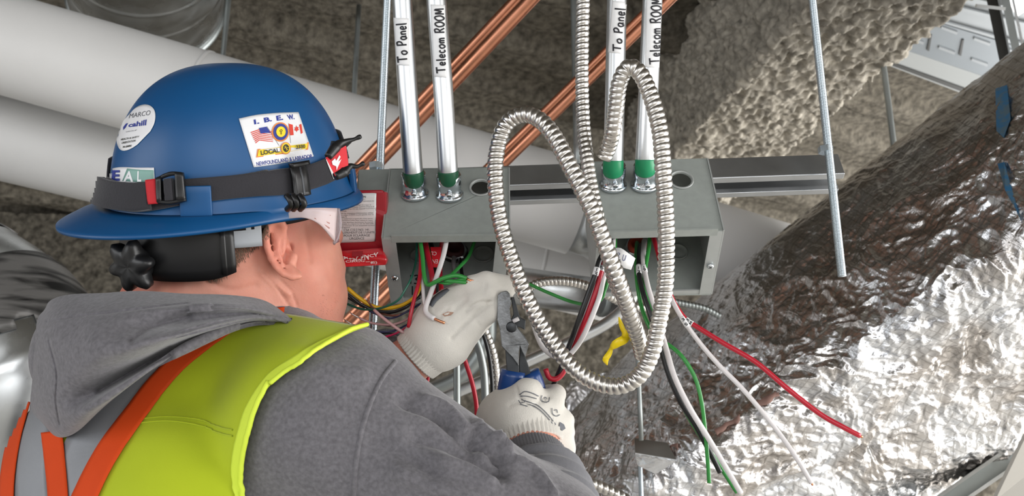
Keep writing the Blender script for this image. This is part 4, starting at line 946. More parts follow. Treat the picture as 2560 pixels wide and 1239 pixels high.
wire('white', [(1117, 598, 1.03), (1108, 640, 1.01), (1092, 690, 1.0), (1076, 735, .985), (1064, 770, .975), (1070, 786, .97), (1090, 798, .965), (1112, 807, .965)], 7, 'thick white wire bent over the glove, bare copper tip pointing right', bare=('end', .014))
wire('white', [(1054, 660, 1.03), (1057, 710, 1.0), (1060, 750, .985), (1066, 772, .98)], 5, 'white wire running down just left of the bent thick one')
wire('grey', [(1135, 640, 1.13), (1134, 660, 1.11), (1138, 690, 1.09), (1136, 705, 1.07)], 6, 'grey wire leaving the dark bushing in the left box')
wire('black', [(1150, 645, 1.13), (1152, 665, 1.11), (1157, 700, 1.08)], 5, 'black wire beside the slanting green one in the left box')
wire('yellow', [(848, 703, 1.03), (870, 721, 1.03), (895, 742, 1.03), (930, 764, 1.03), (970, 770, 1.03), (1010, 760, 1.03), (1040, 738, 1.03), (1053, 705, 1.05), (1054, 690, 1.07)], 5.5, 'yellow wire with a stripped tip curving left of the box', bare=('start', .012), barem=M_TIN)
for k, (c, pts, r, lab, br) in enumerate([
    ('black', [(830, 718, 1.02), (870, 736, 1.02), (900, 758, 1.02), (940, 776, 1.02), (985, 778, 1.02), (1025, 760, 1.02), (1052, 735, 1.04)], 4, 'black wire just under the yellow one, left of the box', None),
    ('black', [(838, 726, 1.035), (880, 750, 1.035), (920, 772, 1.035), (965, 783, 1.035), (1010, 772, 1.035), (1050, 745, 1.05)], 3, 'second black wire close under the first, near the threaded rod', None),
    ('brown', [(910, 740, 1.01), (922, 755, 1.01), (934, 770, 1.02), (960, 785, 1.03), (1000, 786, 1.03), (1050, 760, 1.04)], 3, 'brown wire with a bright stripped tip crossing the threaded rod', ('start', .008)),
    ('blue', [(912, 770, 1.015), (935, 782, 1.02), (975, 795, 1.03), (1015, 780, 1.03), (1052, 758, 1.04)], 3, 'dark blue wire crossing below the brown one at the rod', ('start', .009)),
    ('pinkish', [(875, 781, 1.02), (900, 795, 1.02), (935, 808, 1.02), (985, 810, 1.02), (1030, 790, 1.03), (1054, 765, 1.04)], 3.5, 'pale pink wire with a stripped tip sagging below the others', ('start', .012)),
    ('blue', [(860, 798, 1.02), (884, 812, 1.02), (925, 826, 1.02), (975, 828, 1.02), (1020, 810, 1.03), (1052, 785, 1.04)], 3, 'dark violet wire, lowest with a stripped tip, left of the glove', ('start', .012)),
    ('pink', [(930, 842, 1.02), (960, 842, 1.02), (1000, 828, 1.02), (1035, 802, 1.03), (1055, 770, 1.04)], 3, 'magenta wire, lowest of the thin ones beside the glove cuff', None),
    ('grey', [(940, 805, 1.03), (975, 814, 1.03), (1012, 802, 1.03), (1050, 772, 1.04)], 2.6, 'pale grey wire among the thin sagging ones', None),
    ('pinkish', [(935, 774, 1.0), (955, 792, .995), (985, 815, .99), (1010, 832, .99)], 4.5, 'pale wire cutting down across the thin ones to the cuff', None)]):
    wire(c, pts, r, lab, bare=br, barem=M_TIN, group=G_)
wire('red', [(1072, 930, 1.1), (1068, 960, 1.1), (1066, 1000, 1.1)], 5, 'red wire end below the left glove cuff')
wire('red', [(1150, 862, 1.08), (1164, 905, 1.08), (1180, 955, 1.08), (1190, 1005, 1.08), (1191, 1050, 1.08), (1186, 1100, 1.07)], 6.5, 'thick red wire hanging below the left glove into the sleeve')
# red tag inside the left box, upside down lettering
tg = thing('red_wire_tag', 'red paper tag with upside-down white letters inside the left box', 'tag', P(1088, 665, 1.05))
tp = mesh('tag', *slab([P(1076, 617, 1.05), P(1103, 617, 1.05), P(1101, 668, 1.04), P(1083, 668, 1.04)], .0006, W_), M_REDT, tg, smooth=False); bv = bvh_of(tp)
text_decal('white_lettering', bv, 'CD', [(1091, 639), (1074, 638), (1076, 629), (1092, 630)], M_WINK, tp); text_decal('white_lettering', bv, 'EN', [(1094, 659), (1080, 659), (1081, 649), (1095, 649)], M_WINK, tp)
# white paper tag in the right box
tg = thing('paper_tag', 'small white paper tag with pencilled writing inside the right box', 'tag', P(1560, 645, 1.0))
C = spline(PP([(1528, 622, 1.0), (1550, 619, .992), (1570, 632, .992), (1588, 645, 1.0)]), n=12); C2 = spline(PP([(1528, 658, 1.0), (1545, 664, .992), (1562, 670, .992), (1577, 674, 1.0)]), n=12)
tp = mesh('tag', np.concatenate([C, C2]), [(i, i+1, i+13, i+12) for i in range(11)], M_PAPER, tg); 
bv = bvh_of(tp); stroke_decal('pencilled_writing', bv, hand('x3.U'), [(1536, 628), (1566, 636), (1562, 652), (1532, 644)], mat('blue_grey_pencil', s2l(110, 114, 140), .7), tp, w=2, off=.0008); solid(tp, .0004)
# yellow tape tail
M_YT = mat('yellow_tape', s2l(236, 206, 20), .35, var=.05, vscale=60)
tg = thing('yellow_tape_strip', 'twisted strip of yellow tape dangling inside the flexible loop', 'tape', P(1519, 912, .96))
def ribbon(ctr, wid, m, par):
    C = spline(PP(ctr), .002); w = np.interp(np.linspace(0, 1, len(C)), np.linspace(0, 1, len(wid)), wid); a = np.interp(np.linspace(0, 1, len(C)), np.linspace(0, 1, len(ctr)), [q[3] for q in ctr4]); T = np.gradient(C, axis=0)
    V = []
    for i in range(len(C)):
        t_ = norm(T[i]); s_ = norm(np.cross(t_, W_)); n_ = np.cross(t_, s_); d_ = (s_*math.cos(a[i])+n_*math.sin(a[i]))*w[i]/2/F*.96; V += [C[i]-d_, C[i], C[i]+d_]
    Fc = []
    for i in range(len(C)-1): Fc += [(3*i, 3*i+1, 3*i+4, 3*i+3), (3*i+1, 3*i+2, 3*i+5, 3*i+4)]
    o = mesh('tape', V, Fc, m, par); solid(o, .0004, 0); return o
ctr4 = [(1547, 792, .96, 0), (1554, 815, .96, .6), (1563, 838, .955, 1.0), (1560, 848, .95, .2), (1545, 856, .95, 0), (1530, 866, .955, .2), (1528, 872, .96, 1.2), (1522, 885, .96, .3), (1514, 898, .96, 0), (1518, 912, .965, .6)]
ribbon([q[:3] for q in ctr4], [3, 12, 18, 22, 22, 20, 12, 14, 16, 3], M_YT, tg)
# ================================================================== the worker
M_SKIN = mat('skin', s2l(214, 152, 132), .5, spec=.35, var=.07, vscale=38, bump=.35, bscale=420, bdist=.0006, col2=s2l(200, 122, 104), cscale=9, thr=(.42, .66), sss=.25)
M_HOOD = mat('grey_marl_fleece', s2l(104, 102, 106), .95, spec=.15, var=.22, vscale=260, bump=.35, bscale=420, bdist=.0012, sheen=.25)
M_RIB = mat('grey_rib_knit', s2l(108, 108, 112), .95, spec=.15, var=.06, vscale=80, bump=.3, bscale=420, bdist=.001, sheen=.2)
M_VEST = mat('lime_yellow_mesh', s2l(186, 202, 40), .75, spec=.2, var=.05, vscale=9, bump=.3, bscale=500, bdist=.0006, sheen=.2, transl=.18)
M_ORANGE = mat('orange_vest_tape', s2l(205, 70, 24), .7, spec=.2, var=.04, vscale=30, bump=.2, bscale=500, bdist=.0005)
M_REFL = mat('silver_reflective_tape', s2l(138, 140, 144), .5, .25, spec=.4, var=.05, vscale=20, bump=.2, bscale=300, bdist=.0006)
M_BIND = mat('lime_binding', s2l(206, 226, 66), .7, bump=.3, bscale=400, bdist=.0008)
M_GLOVE = mat('white_knit_glove', s2l(208, 204, 196), .9, spec=.15, var=.05, vscale=35, bump=.5, bscale=700, bdist=.0008, sheen=.2)
M_HAIR = mat('short_brown_hair', s2l(112, 88, 72), .7)
M_TROU = mat('dark_work_trousers', s2l(44, 46, 54), .9, var=.1)
M_BOOT = mat('brown_leather_boot', s2l(96, 64, 40), .6)
# head frame
AL = math.radians(40)
fx = norm(R_*math.cos(AL)+W_*math.sin(AL)+U_*.10); rx = norm(R_*math.sin(AL)-W_*math.cos(AL)+U_*.02); rx = norm(rx-fx*(rx@fx)); uz = np.cross(rx, fx)
if uz@U_ < 0: uz = -uz
HM = np.array([fx, rx, uz]); HC = P(625, 560, .965)
def hp(f, r, u): return HC+fx*f+rx*r+uz*u
C7 = P(450, 800, .95); TOR = P(360, 1180, .98); SR = P(828, 1052, .875); SL = P(130, 1400, 1.17)
ELR = P(1395, 1400, .815); WRR = P(1312, 1092, .99); WRL = P(1040, 890, 1.0); ELL = P(800, 1080, 1.22)
TM = np.array([R_*math.sin(AL)-W_*math.cos(AL), R_*math.cos(AL)+W_*math.sin(AL), U_])
PEL = np.array([TOR[0]-.02, TOR[1]-.02, .95])
def ear(p):
    pts = PP([(709, 584, .893), (710, 566, .889), (703, 553, .885), (686, 551, .883), (670, 564, .882), (664, 588, .882), (668, 618, .883), (678, 646, .884), (692, 668, .885), (708, 684, .886), (730, 692, .888), (747, 690, .892)])
    d = np.full(len(p), 9.); rr = np.linspace(.0036, .0042, len(pts)-1)
    for a, b in zip(pts[:-1], pts[1:]): d = smin(d, s_cap(p, a, b, .0037, .0037), .0015)
    an = PP([(700, 604, .892), (694, 618, .891), (693, 628, .890), (698, 640, .890), (710, 660, .891), (726, 672, .893)])
    for a, b in zip(an[:-1], an[1:]): d = smin(d, s_cap(p, a, b, .0032, .0032), .0025)
    d = smin(d, s_cap(p, P(728, 682, .893), P(742, 684, .897), .0058, .005), .004)       # lobe
    d = smin(d, s_cap(p, P(735, 640, .900), P(732, 655, .900), .0045, .004), .004)       # tragus
    for a, b, r in ((P(690, 572, .893), P(700, 640, .898), .0075), (P(700, 590, .900), P(722, 668, .903), .0075)): d = smin(d, s_cap(p, a, b, r, r), .004)
    return d
def near(p, c, r, f, d):
    m_ = np.linalg.norm(p-c, axis=1) < r
    if m_.any():
        q = f(p[m_], d[m_]); d[m_] = q
    return d
def head_f(p, d0):
    d = smin(d0, s_ell(p, hp(-.008, 0, .035), (.100, .079, .095), HM), .03)                       # cranium
    d = smin(d, s_ell(p, hp(.045, 0, -.045), (.055, .058, .060), HM), .03)         # face
    d = smin(d, s_cap(p, hp(.020, .046, -.055), hp(.072, .022, -.088), .026, .020), .025)  # jaw, right side
    d = smin(d, s_cap(p, hp(.020, -.046, -.055), hp(.072, -.022, -.088), .026, .020), .025)
    d = smin(d, s_cap(p, hp(.068, -.012, -.092), hp(.068, .012, -.092), .018, .018), .02)    # chin
    d = smin(d, s_cap(p, hp(.062, .040, -.012), hp(.050, .052, -.022), .016, .016), .02)   # cheekbone
    d = smin(d, s_cap(p, hp(.090, 0, .010), hp(.100, 0, -.022), .008, .011), .012)         # nose
    d = smin(d, s_cap(p, hp(.088, -.02, -.058), hp(.088, .02, -.058), .009, .009), .010)   # lips
    d = smin(d, s_cap(p, hp(.082, -.035, .022), hp(.082, .035, .022), .012, .012), .014)   # brow
    for s in (-1, 1):
        e = np.linalg.norm(p-hp(.086, .032*s, .002), axis=1)-.011; d = np.maximum(d, -e); d = np.minimum(d, np.linalg.norm(p-hp(.078, .032*s, .002), axis=1)-.0122)
    d = smin(d, s_cap(p, hp(-.028, .0, -.03), P(505, 800, .95), .064, .068), .03)           # neck
    d = smin(d, s_cap(p, P(585, 655, .93), P(640, 800, .95), .040, .05), .03)
    d = smin(d, s_cap(p, P(760, 690, .955), P(770, 830, .98), .03, .035), .03)
    d = near(p, P(705, 620, .89), .06, lambda q, e: smin(e, ear(q), .0035), d)
    return d
def body_f(p):
    # trunk and limbs, kept inside the clothes
    d = s_cap(p, P(500, 810, .96), TOR, .055, .085)
    d = smin(d, s_ell(p, TOR-U_*.02, (.165, .095, .15), TM), .05)
    d = smin(d, s_cap(p, TOR, PEL, .13, .135), .06)
    for S, E, Wr in ((SR, ELR, WRR), (SL, ELL, WRL)):
        d = smin(d, s_cap(p, C7, S, .05, .052), .05); d = smin(d, s_cap(p, S, E, .052, .038), .02); d = smin(d, s_cap(p, E, Wr, .038, .0265), .015)
    for s in (-.1, .1):
        hip = PEL+np.array([s, 0, -.04]); kn = hip+np.array([s*.1, .03, -.42]); an = np.array([kn[0], kn[1]-.04, .10])
        d = smin(d, s_cap(p, hip, kn, .082, .055), .04); d = smin(d, s_cap(p, kn, an, .052, .036), .02)
    return near(p, HC-U_*.03, .21, head_f, d)
def ax(lo, hi, fine, coarse, f0, f1):
    return np.concatenate([np.arange(lo, f0, coarse), np.arange(f0, f1, fine), np.arange(f1, hi+coarse, coarse)])
hx = proj(HC); lo = HC-.17; hi = HC+.16
V, Q = nets(body_f, None, None, None, axes=[ax(-.72, .22, .0023, .015, hi[0]-.33, HC[0]+.125), ax(.45, 1.45, .0023, .015, HC[1]-.125, HC[1]+.12), ax(.02, 1.98, .0023, .018, HC[2]-.16, HC[2]+.06)])
V = relax(V, Q, 2, .5); Nn = vnormals(V, Q)
V = crease(V, Nn, [([(655, 680), (690, 715), (720, 760), (745, 800)], 2.6, -.0022), ([(700, 700), (728, 730), (745, 770)], 2.4, -.0016), ([(655, 678), (690, 712), (722, 735)], 8, .0020),
    ([(520, 705), (580, 725), (640, 715)], 8, -.0015), ([(760, 560), (770, 620), (776, 650)], 7, -.0012), ([(726, 612), (722, 628), (718, 640), (716, 652)], 5, -.0075), ([(706, 600), (704, 622), (711, 645)], 3.0, -.003)])
person = mesh('person', V, Q, M_SKIN, label='worker in lime vest and grey hoodie reaching up to wire the left box', cat='person')
BHEAD = bvh_of(person)
def bit(name, f, lo, hi, step, m, rel=2, folds=None, parent=person, noise=None, **k):
    V, Q = nets(f, np.asarray(lo), np.asarray(hi), step); V = relax(V, Q, rel)
    if noise:
        N0 = vnormals(V, Q); V = V+N0*(noise[0]*fbm(V, noise[1], 2, 5))[:, None]
    if folds: V = crease(V, vnormals(V, Q), folds)
    return mesh(name, V, Q, m, parent, **k)
# hoodie body and the near sleeve
def hood_f(p):
    d = s_ell(p, TOR-U_*.05, (.245, .13, .175), TM); d = smin(d, s_cap(p, C7+W_*.03, TOR, .075, .11), .05); d = smin(d, s_cap(p, P(500, 840, .965), P(400, 1120, .97), .072, .105), .04); d = smin(d, s_cap(p, TOR-U_*.13, PEL, .14, .175), .08)
    d = smin(d, s_cap(p, P(640, 860, .95), SR, .060, .082), .06)
    d = smin(d, s_cap(p, SR, ELR, .088, .064), .03); d = smin(d, np.maximum(s_cap(p, ELR, WRR, .060, .038), .095-(p-WRR)@norm(ELR-WRR)), .02)
    d = smin(d, s_cap(p, P(380, 960, 1.0), SL, .06, .075), .06); d = smin(d, s_cap(p, SL, ELL, .075, .058), .04)
    d = smin(d, s_cap(p, ELL, P(960, 935, 1.04), .056, .050), .03)
    d = smin(d, s_cap(p, P(905, 915, .92), P(985, 975, .93), .036, .030), .03)
    # hollow for the wrist at the cuff
    return d
fold = [
        ([(1010, 1000), (1090, 1030), (1160, 1090), (1185, 1110)], 16, -0.0114), ([(1040, 1090), (1120, 1110), (1190, 1150), (1250, 1180)], 18, -0.0114), ([(1060, 1000), (1110, 1020), (1165, 1075)], 12, 0.0095),
        ([(1100, 1150), (1170, 1165), (1230, 1200)], 14, 0.0095), ([(1195, 1060), (1215, 1090), (1235, 1110)], 12, 0.0095), ([(1240, 1095), (1258, 1120), (1272, 1132)], 9, 0.0114), ([(1180, 1085), (1225, 1120), (1250, 1150)], 10, -0.0114),
        ([(940, 1100), (1010, 1130), (1080, 1180)], 22, -0.0076), ([(1000, 1180), (1090, 1215), (1180, 1250)], 20, 0.0095), ([(760, 900), (830, 930), (900, 940)], 30, 0.0057), ([(1290, 1150), (1340, 1180), (1385, 1239)], 9, 0.0076)]
def lohi(pts, pad): a = np.array(pts); return a.min(0)-pad, a.max(0)+pad
lo, hi = lohi([TOR, SR, SL, ELR, WRR, ELL, C7, PEL], .20); hi[0] = .16; lo[2] = .78
hoodie = bit('hoodie', hood_f, lo, hi, .0058, M_HOOD, 3, fold, noise=(.0025, 7))
# finer forearm sleeve with ribbed cuff
def sleeve_f(p):
    t_ = ((p-WRR)@norm(ELR-WRR)); d = s_cap(p, ELR, WRR, .058, .0385); d = smin(d, s_cap(p, ELR+(WRR-ELR)*.35, ELR+(WRR-ELR)*.7, .052, .046), .01); d = np.maximum(d, .082-t_)
    wr = .0028*np.sin(np.clip(t_-.05, 0, 1)*240)*np.clip((t_-.05)*25, 0, 1)
    return d-wr
lo, hi = lohi([ELR, WRR], .075)
slv = bit('forearm_sleeve', sleeve_f, lo, hi, .0035, M_RIB, 1, None)
def ribcuff(name, a, b, ra, rb, m, parent, n=72, amp=.0007, curl=.0):
    a = np.asarray(a); b = np.asarray(b); st = 26; C = a+(b-a)*np.linspace(0, 1, st)[:, None]; sg = n*3; th = np.arange(sg)
    r = np.linspace(ra, rb, st)[:, None]+amp*np.cos(th/3*2*math.pi)[None, :]
    V, Fc = tube_vf(C, r, sg, caps=False); o = mesh(name, V, Fc, m, parent); solid(o, .003, -1); return o
ax_ = norm(WRR-ELR)
ribcuff('ribbed_cuff', WRR-ax_*.105, WRR-ax_*.046, .0430, .0385, M_RIB, person)
mesh('wrist_skin', *tube_vf(spline([WRR-ax_*.09, WRR-ax_*.04, WRR+ax_*.01], .004), .0355, 28), M_SKIN, person)
# ---------------------------------------------------------------- vest, laid over hoodie
BH = bvh_of(hoodie)
vest = patch('safety_vest', BH, [(700, 797), (640, 812), (560, 842), (430, 932), (330, 1060), (230, 1239), (170, 1380), (60, 1560)], [(908, 832), (868, 848), (790, 893), (695, 958), (648, 1040), (622, 1140), (612, 1250), (612, 1560)], 90, 34, M_VEST, person, off=.006, thick=.0012)
v2 = patch('vest_back_panel', BH, [(-160, 1180), (-60, 1060), (40, 1000), (180, 960)], [(-260, 1660), (-100, 1640), (60, 1620), (260, 1600)], 46, 40, M_VEST, person, off=.005, thick=.0012, label='lime yellow left side of the vest back')
BV = bvh_of(hoodie)
def strip(name, ctr, w, m, par, off=.0095, nu=60, nv=7, **k):
    c = spline(ctr, n=nu); t = np.gradient(c, axis=0); t /= np.linalg.norm(t, axis=1)[:, None]; nn = np.stack([-t[:, 1], t[:, 0]], 1); ww = np.interp(np.linspace(0, 1, nu), np.linspace(0, 1, len(w)), w)[:, None]/2
    return patch(name, BV, c+nn*ww, c-nn*ww, nu, nv, m, par, off=off, thick=.0008, **k)
strip('orange_stripe', [(712, 797), (640, 806), (560, 838), (470, 896), (400, 968), (345, 1050), (285, 1140), (235, 1239), (190, 1350)], [16, 30, 40, 46, 52, 54, 56, 58, 58], M_ORANGE, vest)
strip('orange_stripe', [(90, 990), (62, 1090), (46, 1180), (42, 1260), (40, 1400)], [30, 32, 34, 34, 34], M_ORANGE, v2)
strip('orange_stripe', [(150, 1085), (158, 1150), (168, 1239), (178, 1400)], [50, 50, 50, 50], M_ORANGE, v2)
strip('reflective_tape', [(112, 1000), (100, 1100), (96, 1180), (100, 1260), (105, 1400)], [80, 80, 82, 88, 88], M_REFL, v2, off=.008)
strip('reflective_tape', [(400, 920), (330, 1000), (260, 1090), (205, 1200), (170, 1330)], [60, 96, 124, 110, 80], M_REFL, vest, off=.008)
# armhole binding as a rolled edge

def roll(name, pts, r, m, par, bv=None, off=.008, **k):
    C = [drop(bv or BV, x, y, off) for x, y in spline(pts, n=60)]; C = np.array([c for c in C if c is not None]); return mesh(name, *tube_vf(spline(C, n=80), r, 10), m, par, **k)
roll('shoulder_seam', [(990, 902), (950, 955), (915, 1040), (893, 1140), (884, 1260)], .0022, M_HOOD, hoodie, off=-.0004)
roll('armhole_binding', [(910, 831), (868, 846), (790, 892), (735, 930), (690, 966)], .0022, M_BIND, vest, off=.009)
roll('armhole_binding', [(686, 962), (658, 1018), (638, 1080), (622, 1150), (613, 1239), (610, 1330)], .0024, M_BIND, vest, off=.009)
strip('binding_tape', [(880, 838), (790, 884), (725, 925), (684, 958), (646, 1020), (626, 1080), (610, 1150), (600, 1239), (598, 1330)], [8, 12, 14, 16, 22, 24, 24, 24, 24], M_BIND, vest, off=.0085)
roll('seam', [(335, 1062), (420, 1056), (510, 1062), (600, 1074)], .0008, M_VEST, vest, off=.0082); roll('seam', [(330, 1072), (420, 1066), (510, 1076), (600, 1088)], .0008, M_VEST, vest, off=.0082)
# ---------------------------------------------------------------- the thrown-back hood
def crease_depth(V, folds):
    px, py, d = proj(V); D = np.zeros(len(V))
    for line, w, h in folds: D += h*np.exp(-(polydist(px, py, spline(line, n=40))/w)**2)
    D *= np.clip((690-px)/160, 0, 1); return V-((V-CAM)/d[:, None])*D[:, None]
def relief_hood():
    # rim (upper) and lower edge of the bunched hood
    U1 = [(118, 775, .90), (135, 752, .87), (200, 735, .85), (330, 722, .84), (450, 727, .84), (580, 736, .845), (660, 752, .86), (735, 798, .885)]
    rows = [U1,
      [(100, 800, .86), (150, 790, .82), (230, 775, .80), (340, 762, .79), (450, 762, .79), (570, 764, .80), (650, 775, .83), (735, 800, .875)],
      [(96, 850, .84), (160, 850, .79), (250, 835, .765), (350, 812, .775), (450, 800, .790), (560, 787, .812), (645, 784, .84), (733, 803, .87)],
      [(92, 910, .85), (160, 915, .79), (250, 895, .76), (345, 868, .75), (440, 842, .758), (545, 812, .782), (640, 795, .83), (730, 804, .872)],
      [(84, 970, .86), (150, 985, .80), (230, 978, .80), (320, 935, .812), (415, 884, .818), (525, 836, .828), (630, 803, .855), (725, 806, .878)],
      [(82, 1020, .88), (138, 1035, .82), (205, 1028, .785), (290, 978, .772), (385, 915, .782), (505, 850, .80), (620, 808, .845), (722, 807, .885)],
      [(112, 1058, .90), (140, 1080, .85), (185, 1072, .82), (262, 1008, .81), (362, 935, .825), (490, 862, .845), (612, 812, .87), (720, 808, .89)],
      [(130, 1070, .93), (152, 1095, .90), (175, 1090, .88), (245, 1020, .87), (350, 945, .88), (480, 868, .89), (606, 814, .90), (718, 809, .90)]]
    R = np.array([spline(PP(r), n=230) for r in rows]); G = catmull_rows(R, 190); nv, nu = G.shape[:2]; V = G.reshape(-1, 3); Q = grid_faces(nv, nu); N0 = vnormals(V, Q)
    if (N0*(V-CAM)).sum(1).mean() > 0: N0 = -N0; Q = Q[:, ::-1]
    V = V+N0*(.0035*fbm(V, 9, 3, 2))[:, None]
    V = relax(V, Q, 3)
    V = crease_depth(V, [([(118, 803), (200, 790), (300, 778), (380, 768), (470, 758)], 2.4, -.003), ([(122, 850), (142, 930), (140, 1000), (150, 1060)], 2.6, -.003), ([(230, 800), (240, 870), (220, 930)], 30, .004),
        ([(250, 975), (330, 925), (420, 870)], 9, -.008), ([(330, 850), (400, 812), (470, 790)], 8, -.006)])

    W1 = V.reshape(nv, nu, 3); N1 = N0.reshape(nv, nu, 3)
    o = mesh('hood', W1.reshape(-1, 3), Q, M_HOOD, person); solid(o, .004, -1); o.data.polygons.foreach_set('use_smooth', [True]*len(o.data.polygons)); return o
hood = relief_hood()
# inner bulk of the hood so that it is a full roll and not a shell
def bulk_f(p):
    d = s_cap(p, P(240, 870, .93), P(420, 850, .94), .040, .030)
    d = smin(d, s_cap(p, P(195, 920, .93), P(180, 1020, .93), .025, .015), .04); d = smin(d, s_cap(p, P(250, 880, .93), P(380, 850, .94), .06, .04), .04); return d
lo, hi = lohi(PP([(180, 800, .93), (690, 800, .93), (180, 1040, .93)]), .09)
bit('hood_roll', bulk_f, lo, hi, .007, M_HOOD, 2)
# ---------------------------------------------------------------- gloves
def chain(p, d, pts, rs, k=.004):
    q = PP(pts); e = np.full(len(p), 9.)
    for i in range(len(q)-1): e = smin(e, s_cap(p, q[i], q[i+1], rs[i], rs[i+1]), .0025)
    return smin(d, e, k)
def glove_left(p):
    d = s_cap(p, P(1078, 860, 1.0), P(1090, 848, 1.0), .0295, .031)
    d = smin(d, s_cap(p, P(1085, 850, 1.0), P(1130, 800, 1.0), .032, .033), .015)
    d = smin(d, s_cap(p, P(1100, 800, 1.01), P(1150, 765, 1.01), .026, .020), .015)
    d = smin(d, s_cap(p, P(1120, 850, 1.0), P(1155, 815, 1.0), .028, .021), .015)
    d = chain(p, d, [(1138, 838, .992), (1180, 805, .985), (1218, 782, .985), (1262, 738, .995)], (.0185, .0145, .0125, .0088), .010)
    d = chain(p, d, [(1140, 790, .995), (1185, 752, .985), (1222, 730, .985), (1280, 716, 1.0)], (.0175, .0135, .0118, .0082), .0055)
    d = chain(p, d, [(1135, 752, 1.0), (1180, 716, .99), (1215, 703, .99), (1288, 708, 1.005)], (.0150, .0125, .0115, .0080), .0055)
    d = chain(p, d, [(1115, 750, 1.02), (1160, 722, 1.02), (1205, 712, 1.025), (1260, 716, 1.03)], (.013, .0105, .0095, .007), .006)
    d = chain(p, d, [(1110, 870, 1.02), (1165, 842, 1.045), (1205, 800, 1.05), (1256, 748, 1.025)], (.017, .0140, .0120, .0095), .008)
    return d
lo, hi = lohi(PP([(1010, 930, 1.0), (1290, 690, 1.0), (1290, 690, 1.06), (1010, 930, .97)]), .045)
gfold = [([(1165, 775), (1195, 757), (1225, 755)], 3.5, -.003), ([(1120, 790), (1150, 760), (1165, 748)], 6, -.0016), ([(1128, 845), (1160, 812), (1200, 775), (1225, 757)], 4, -.0030), ([(1205, 735), (1212, 720), (1214, 708)], 3, -.0018), ([(1100, 790), (1120, 770)], 5, -.0015), ([(1190, 800), (1200, 815)], 3, -.0012)]
gl = bit('glove', glove_left, lo, hi, .0021, M_GLOVE, 2, gfold, label='white knit glove pinching a wire at the left')
def glove_right(p):
    d = s_cap(p, P(1290, 1075, .99), P(1300, 1050, .985), .040, .042); d = smin(d, s_ell(p, P(1315, 1060, .99), (.046, .030, .031)), .015)
    d = smin(d, s_cap(p, P(1245, 1040, 1.0), P(1265, 1090, 1.0), .021, .019), .02)
    d = smin(d, s_cap(p, P(1385, 1060, .995), P(1398, 1115, .995), .018, .016), .015)
    d = chain(p, d, [(1285, 1040, .980), (1302, 1005, .973), (1316, 974, .966), (1330, 970, .975)], (.020, .0158, .0128, .0108), .010)
    d = chain(p, d, [(1355, 1030, .985), (1383, 998, .985), (1390, 985, 1.005), (1372, 980, 1.02)], (.0165, .0125, .0112, .0095), .007)
    d = chain(p, d, [(1375, 1055, .985), (1408, 1048, .99), (1414, 1050, 1.01), (1392, 1040, 1.03)], (.015, .0105, .0098, .0090), .005)
    d = chain(p, d, [(1382, 1080, .985), (1411, 1078, .99), (1416, 1080, 1.01), (1390, 1075, 1.03)], (.0145, .0100, .0095, .0088), .005)
    d = chain(p, d, [(1385, 1108, .985), (1412, 1112, .99), (1415, 1114, 1.01), (1392, 1105, 1.03)], (.0140, .0100, .0088, .008), .005)
    d = smin(d, s_cap(p, P(1395, 1105, .985), P(1412, 1130, .985), .013, .010), .01)
    return d
lo, hi = lohi(PP([(1210, 1120, 1.0), (1430, 960, 1.0), (1300, 1000, 1.045), (1300, 1000, .965)]), .045)
gr = bit('glove', glove_right, lo, hi, .0021, M_GLOVE, 2, [([(1335, 1010), (1358, 1000), (1372, 990)], 5, -.002), ([(1275, 1010), (1300, 1002)], 6, -.0012), ([(1290, 965), (1300, 995), (1320, 1010)], 3, -.0015)], label='white knit glove gripping the plier handles')
wl = norm(P(1085, 850, 1.0)-P(1040, 895, 1.0))
ribcuff('glove_cuff', P(1038, 894, 1.0), P(1096, 843, 1.0), .0300, .0335, M_GLOVE, gl, n=44, amp=.0011)
mb = MB(); 
o = ribcuff('glove_cuff', WRR-ax_*.022, P(1302, 1046, .992), .0392, .0445, M_GLOVE, gr, n=48, amp=.0014)
wristL = mesh('wrist_skin', *tube_vf(spline([P(960, 935, 1.04), P(1005, 908, 1.02), P(1045, 888, 1.0)], .004), .0262, 28), M_SKIN, person)
ribcuff('ribbed_cuff', P(925, 925, 1.05), P(985, 905, 1.03), .046, .040, M_RIB, person, n=60)
# printed marks on the back of the right glove
BG = bvh_of(gr); f_ = dict(off=.0008)
arc = lambda pts, w=1.6: pts
def gp(px): return [((x-1280)/160, (y-960)/160) for x, y in px]
Q1 = [(1280, 960), (1440, 960), (1440, 1120), (1280, 1120)]
stroke_decal('printed_mark', BG, [gp([(1300, 986), (1312, 978), (1330, 982), (1345, 990)]), gp([(1302, 989), (1320, 990), (1340, 996)]), gp([(1312, 1000), (1345, 1015), (1370, 1038), (1392, 1066)]), gp([(1316, 1008), (1345, 1022), (1368, 1044), (1390, 1070)])], Q1, M_INKG, gr, w=2.2)
text_decal('printed_mark', BG, 'glove size 9 knit', [(1318, 1001), (1392, 1060), (1387, 1067), (1313, 1009)], M_INKG, gr, off=.0009) if False else None
stroke_decal('printed_mark', BG, [gp([(1353, 988), (1351, 999), (1360, 1006), (1370, 1004), (1374, 994)]), gp([(1358, 996), (1362, 992), (1366, 998)]), gp([(1378, 1020), (1380, 1034), (1390, 1040), (1398, 1036)]), gp([(1384, 1026), (1390, 1024), (1392, 1032)]), gp([(1296, 1000), (1302, 1008), (1312, 1002), (1304, 996)]), gp([(1300, 1010), (1318, 1016)])], Q1, M_INKG, gr, w=2.0)
poly_decal('printed_mark', BG, [(1398, 1054), (1408, 1060), (1412, 1070), (1403, 1076), (1396, 1064)], M_INKG, gr, off=.0012)
BG2 = bvh_of(gl); patch('printed_mark', BG2, [(1074, 762), (1082, 746), (1098, 732), (1118, 722)], [(1082, 768), (1092, 754), (1106, 742), (1124, 726)], 12, 3, M_INKG, gl, off=.0009, thick=.0002)
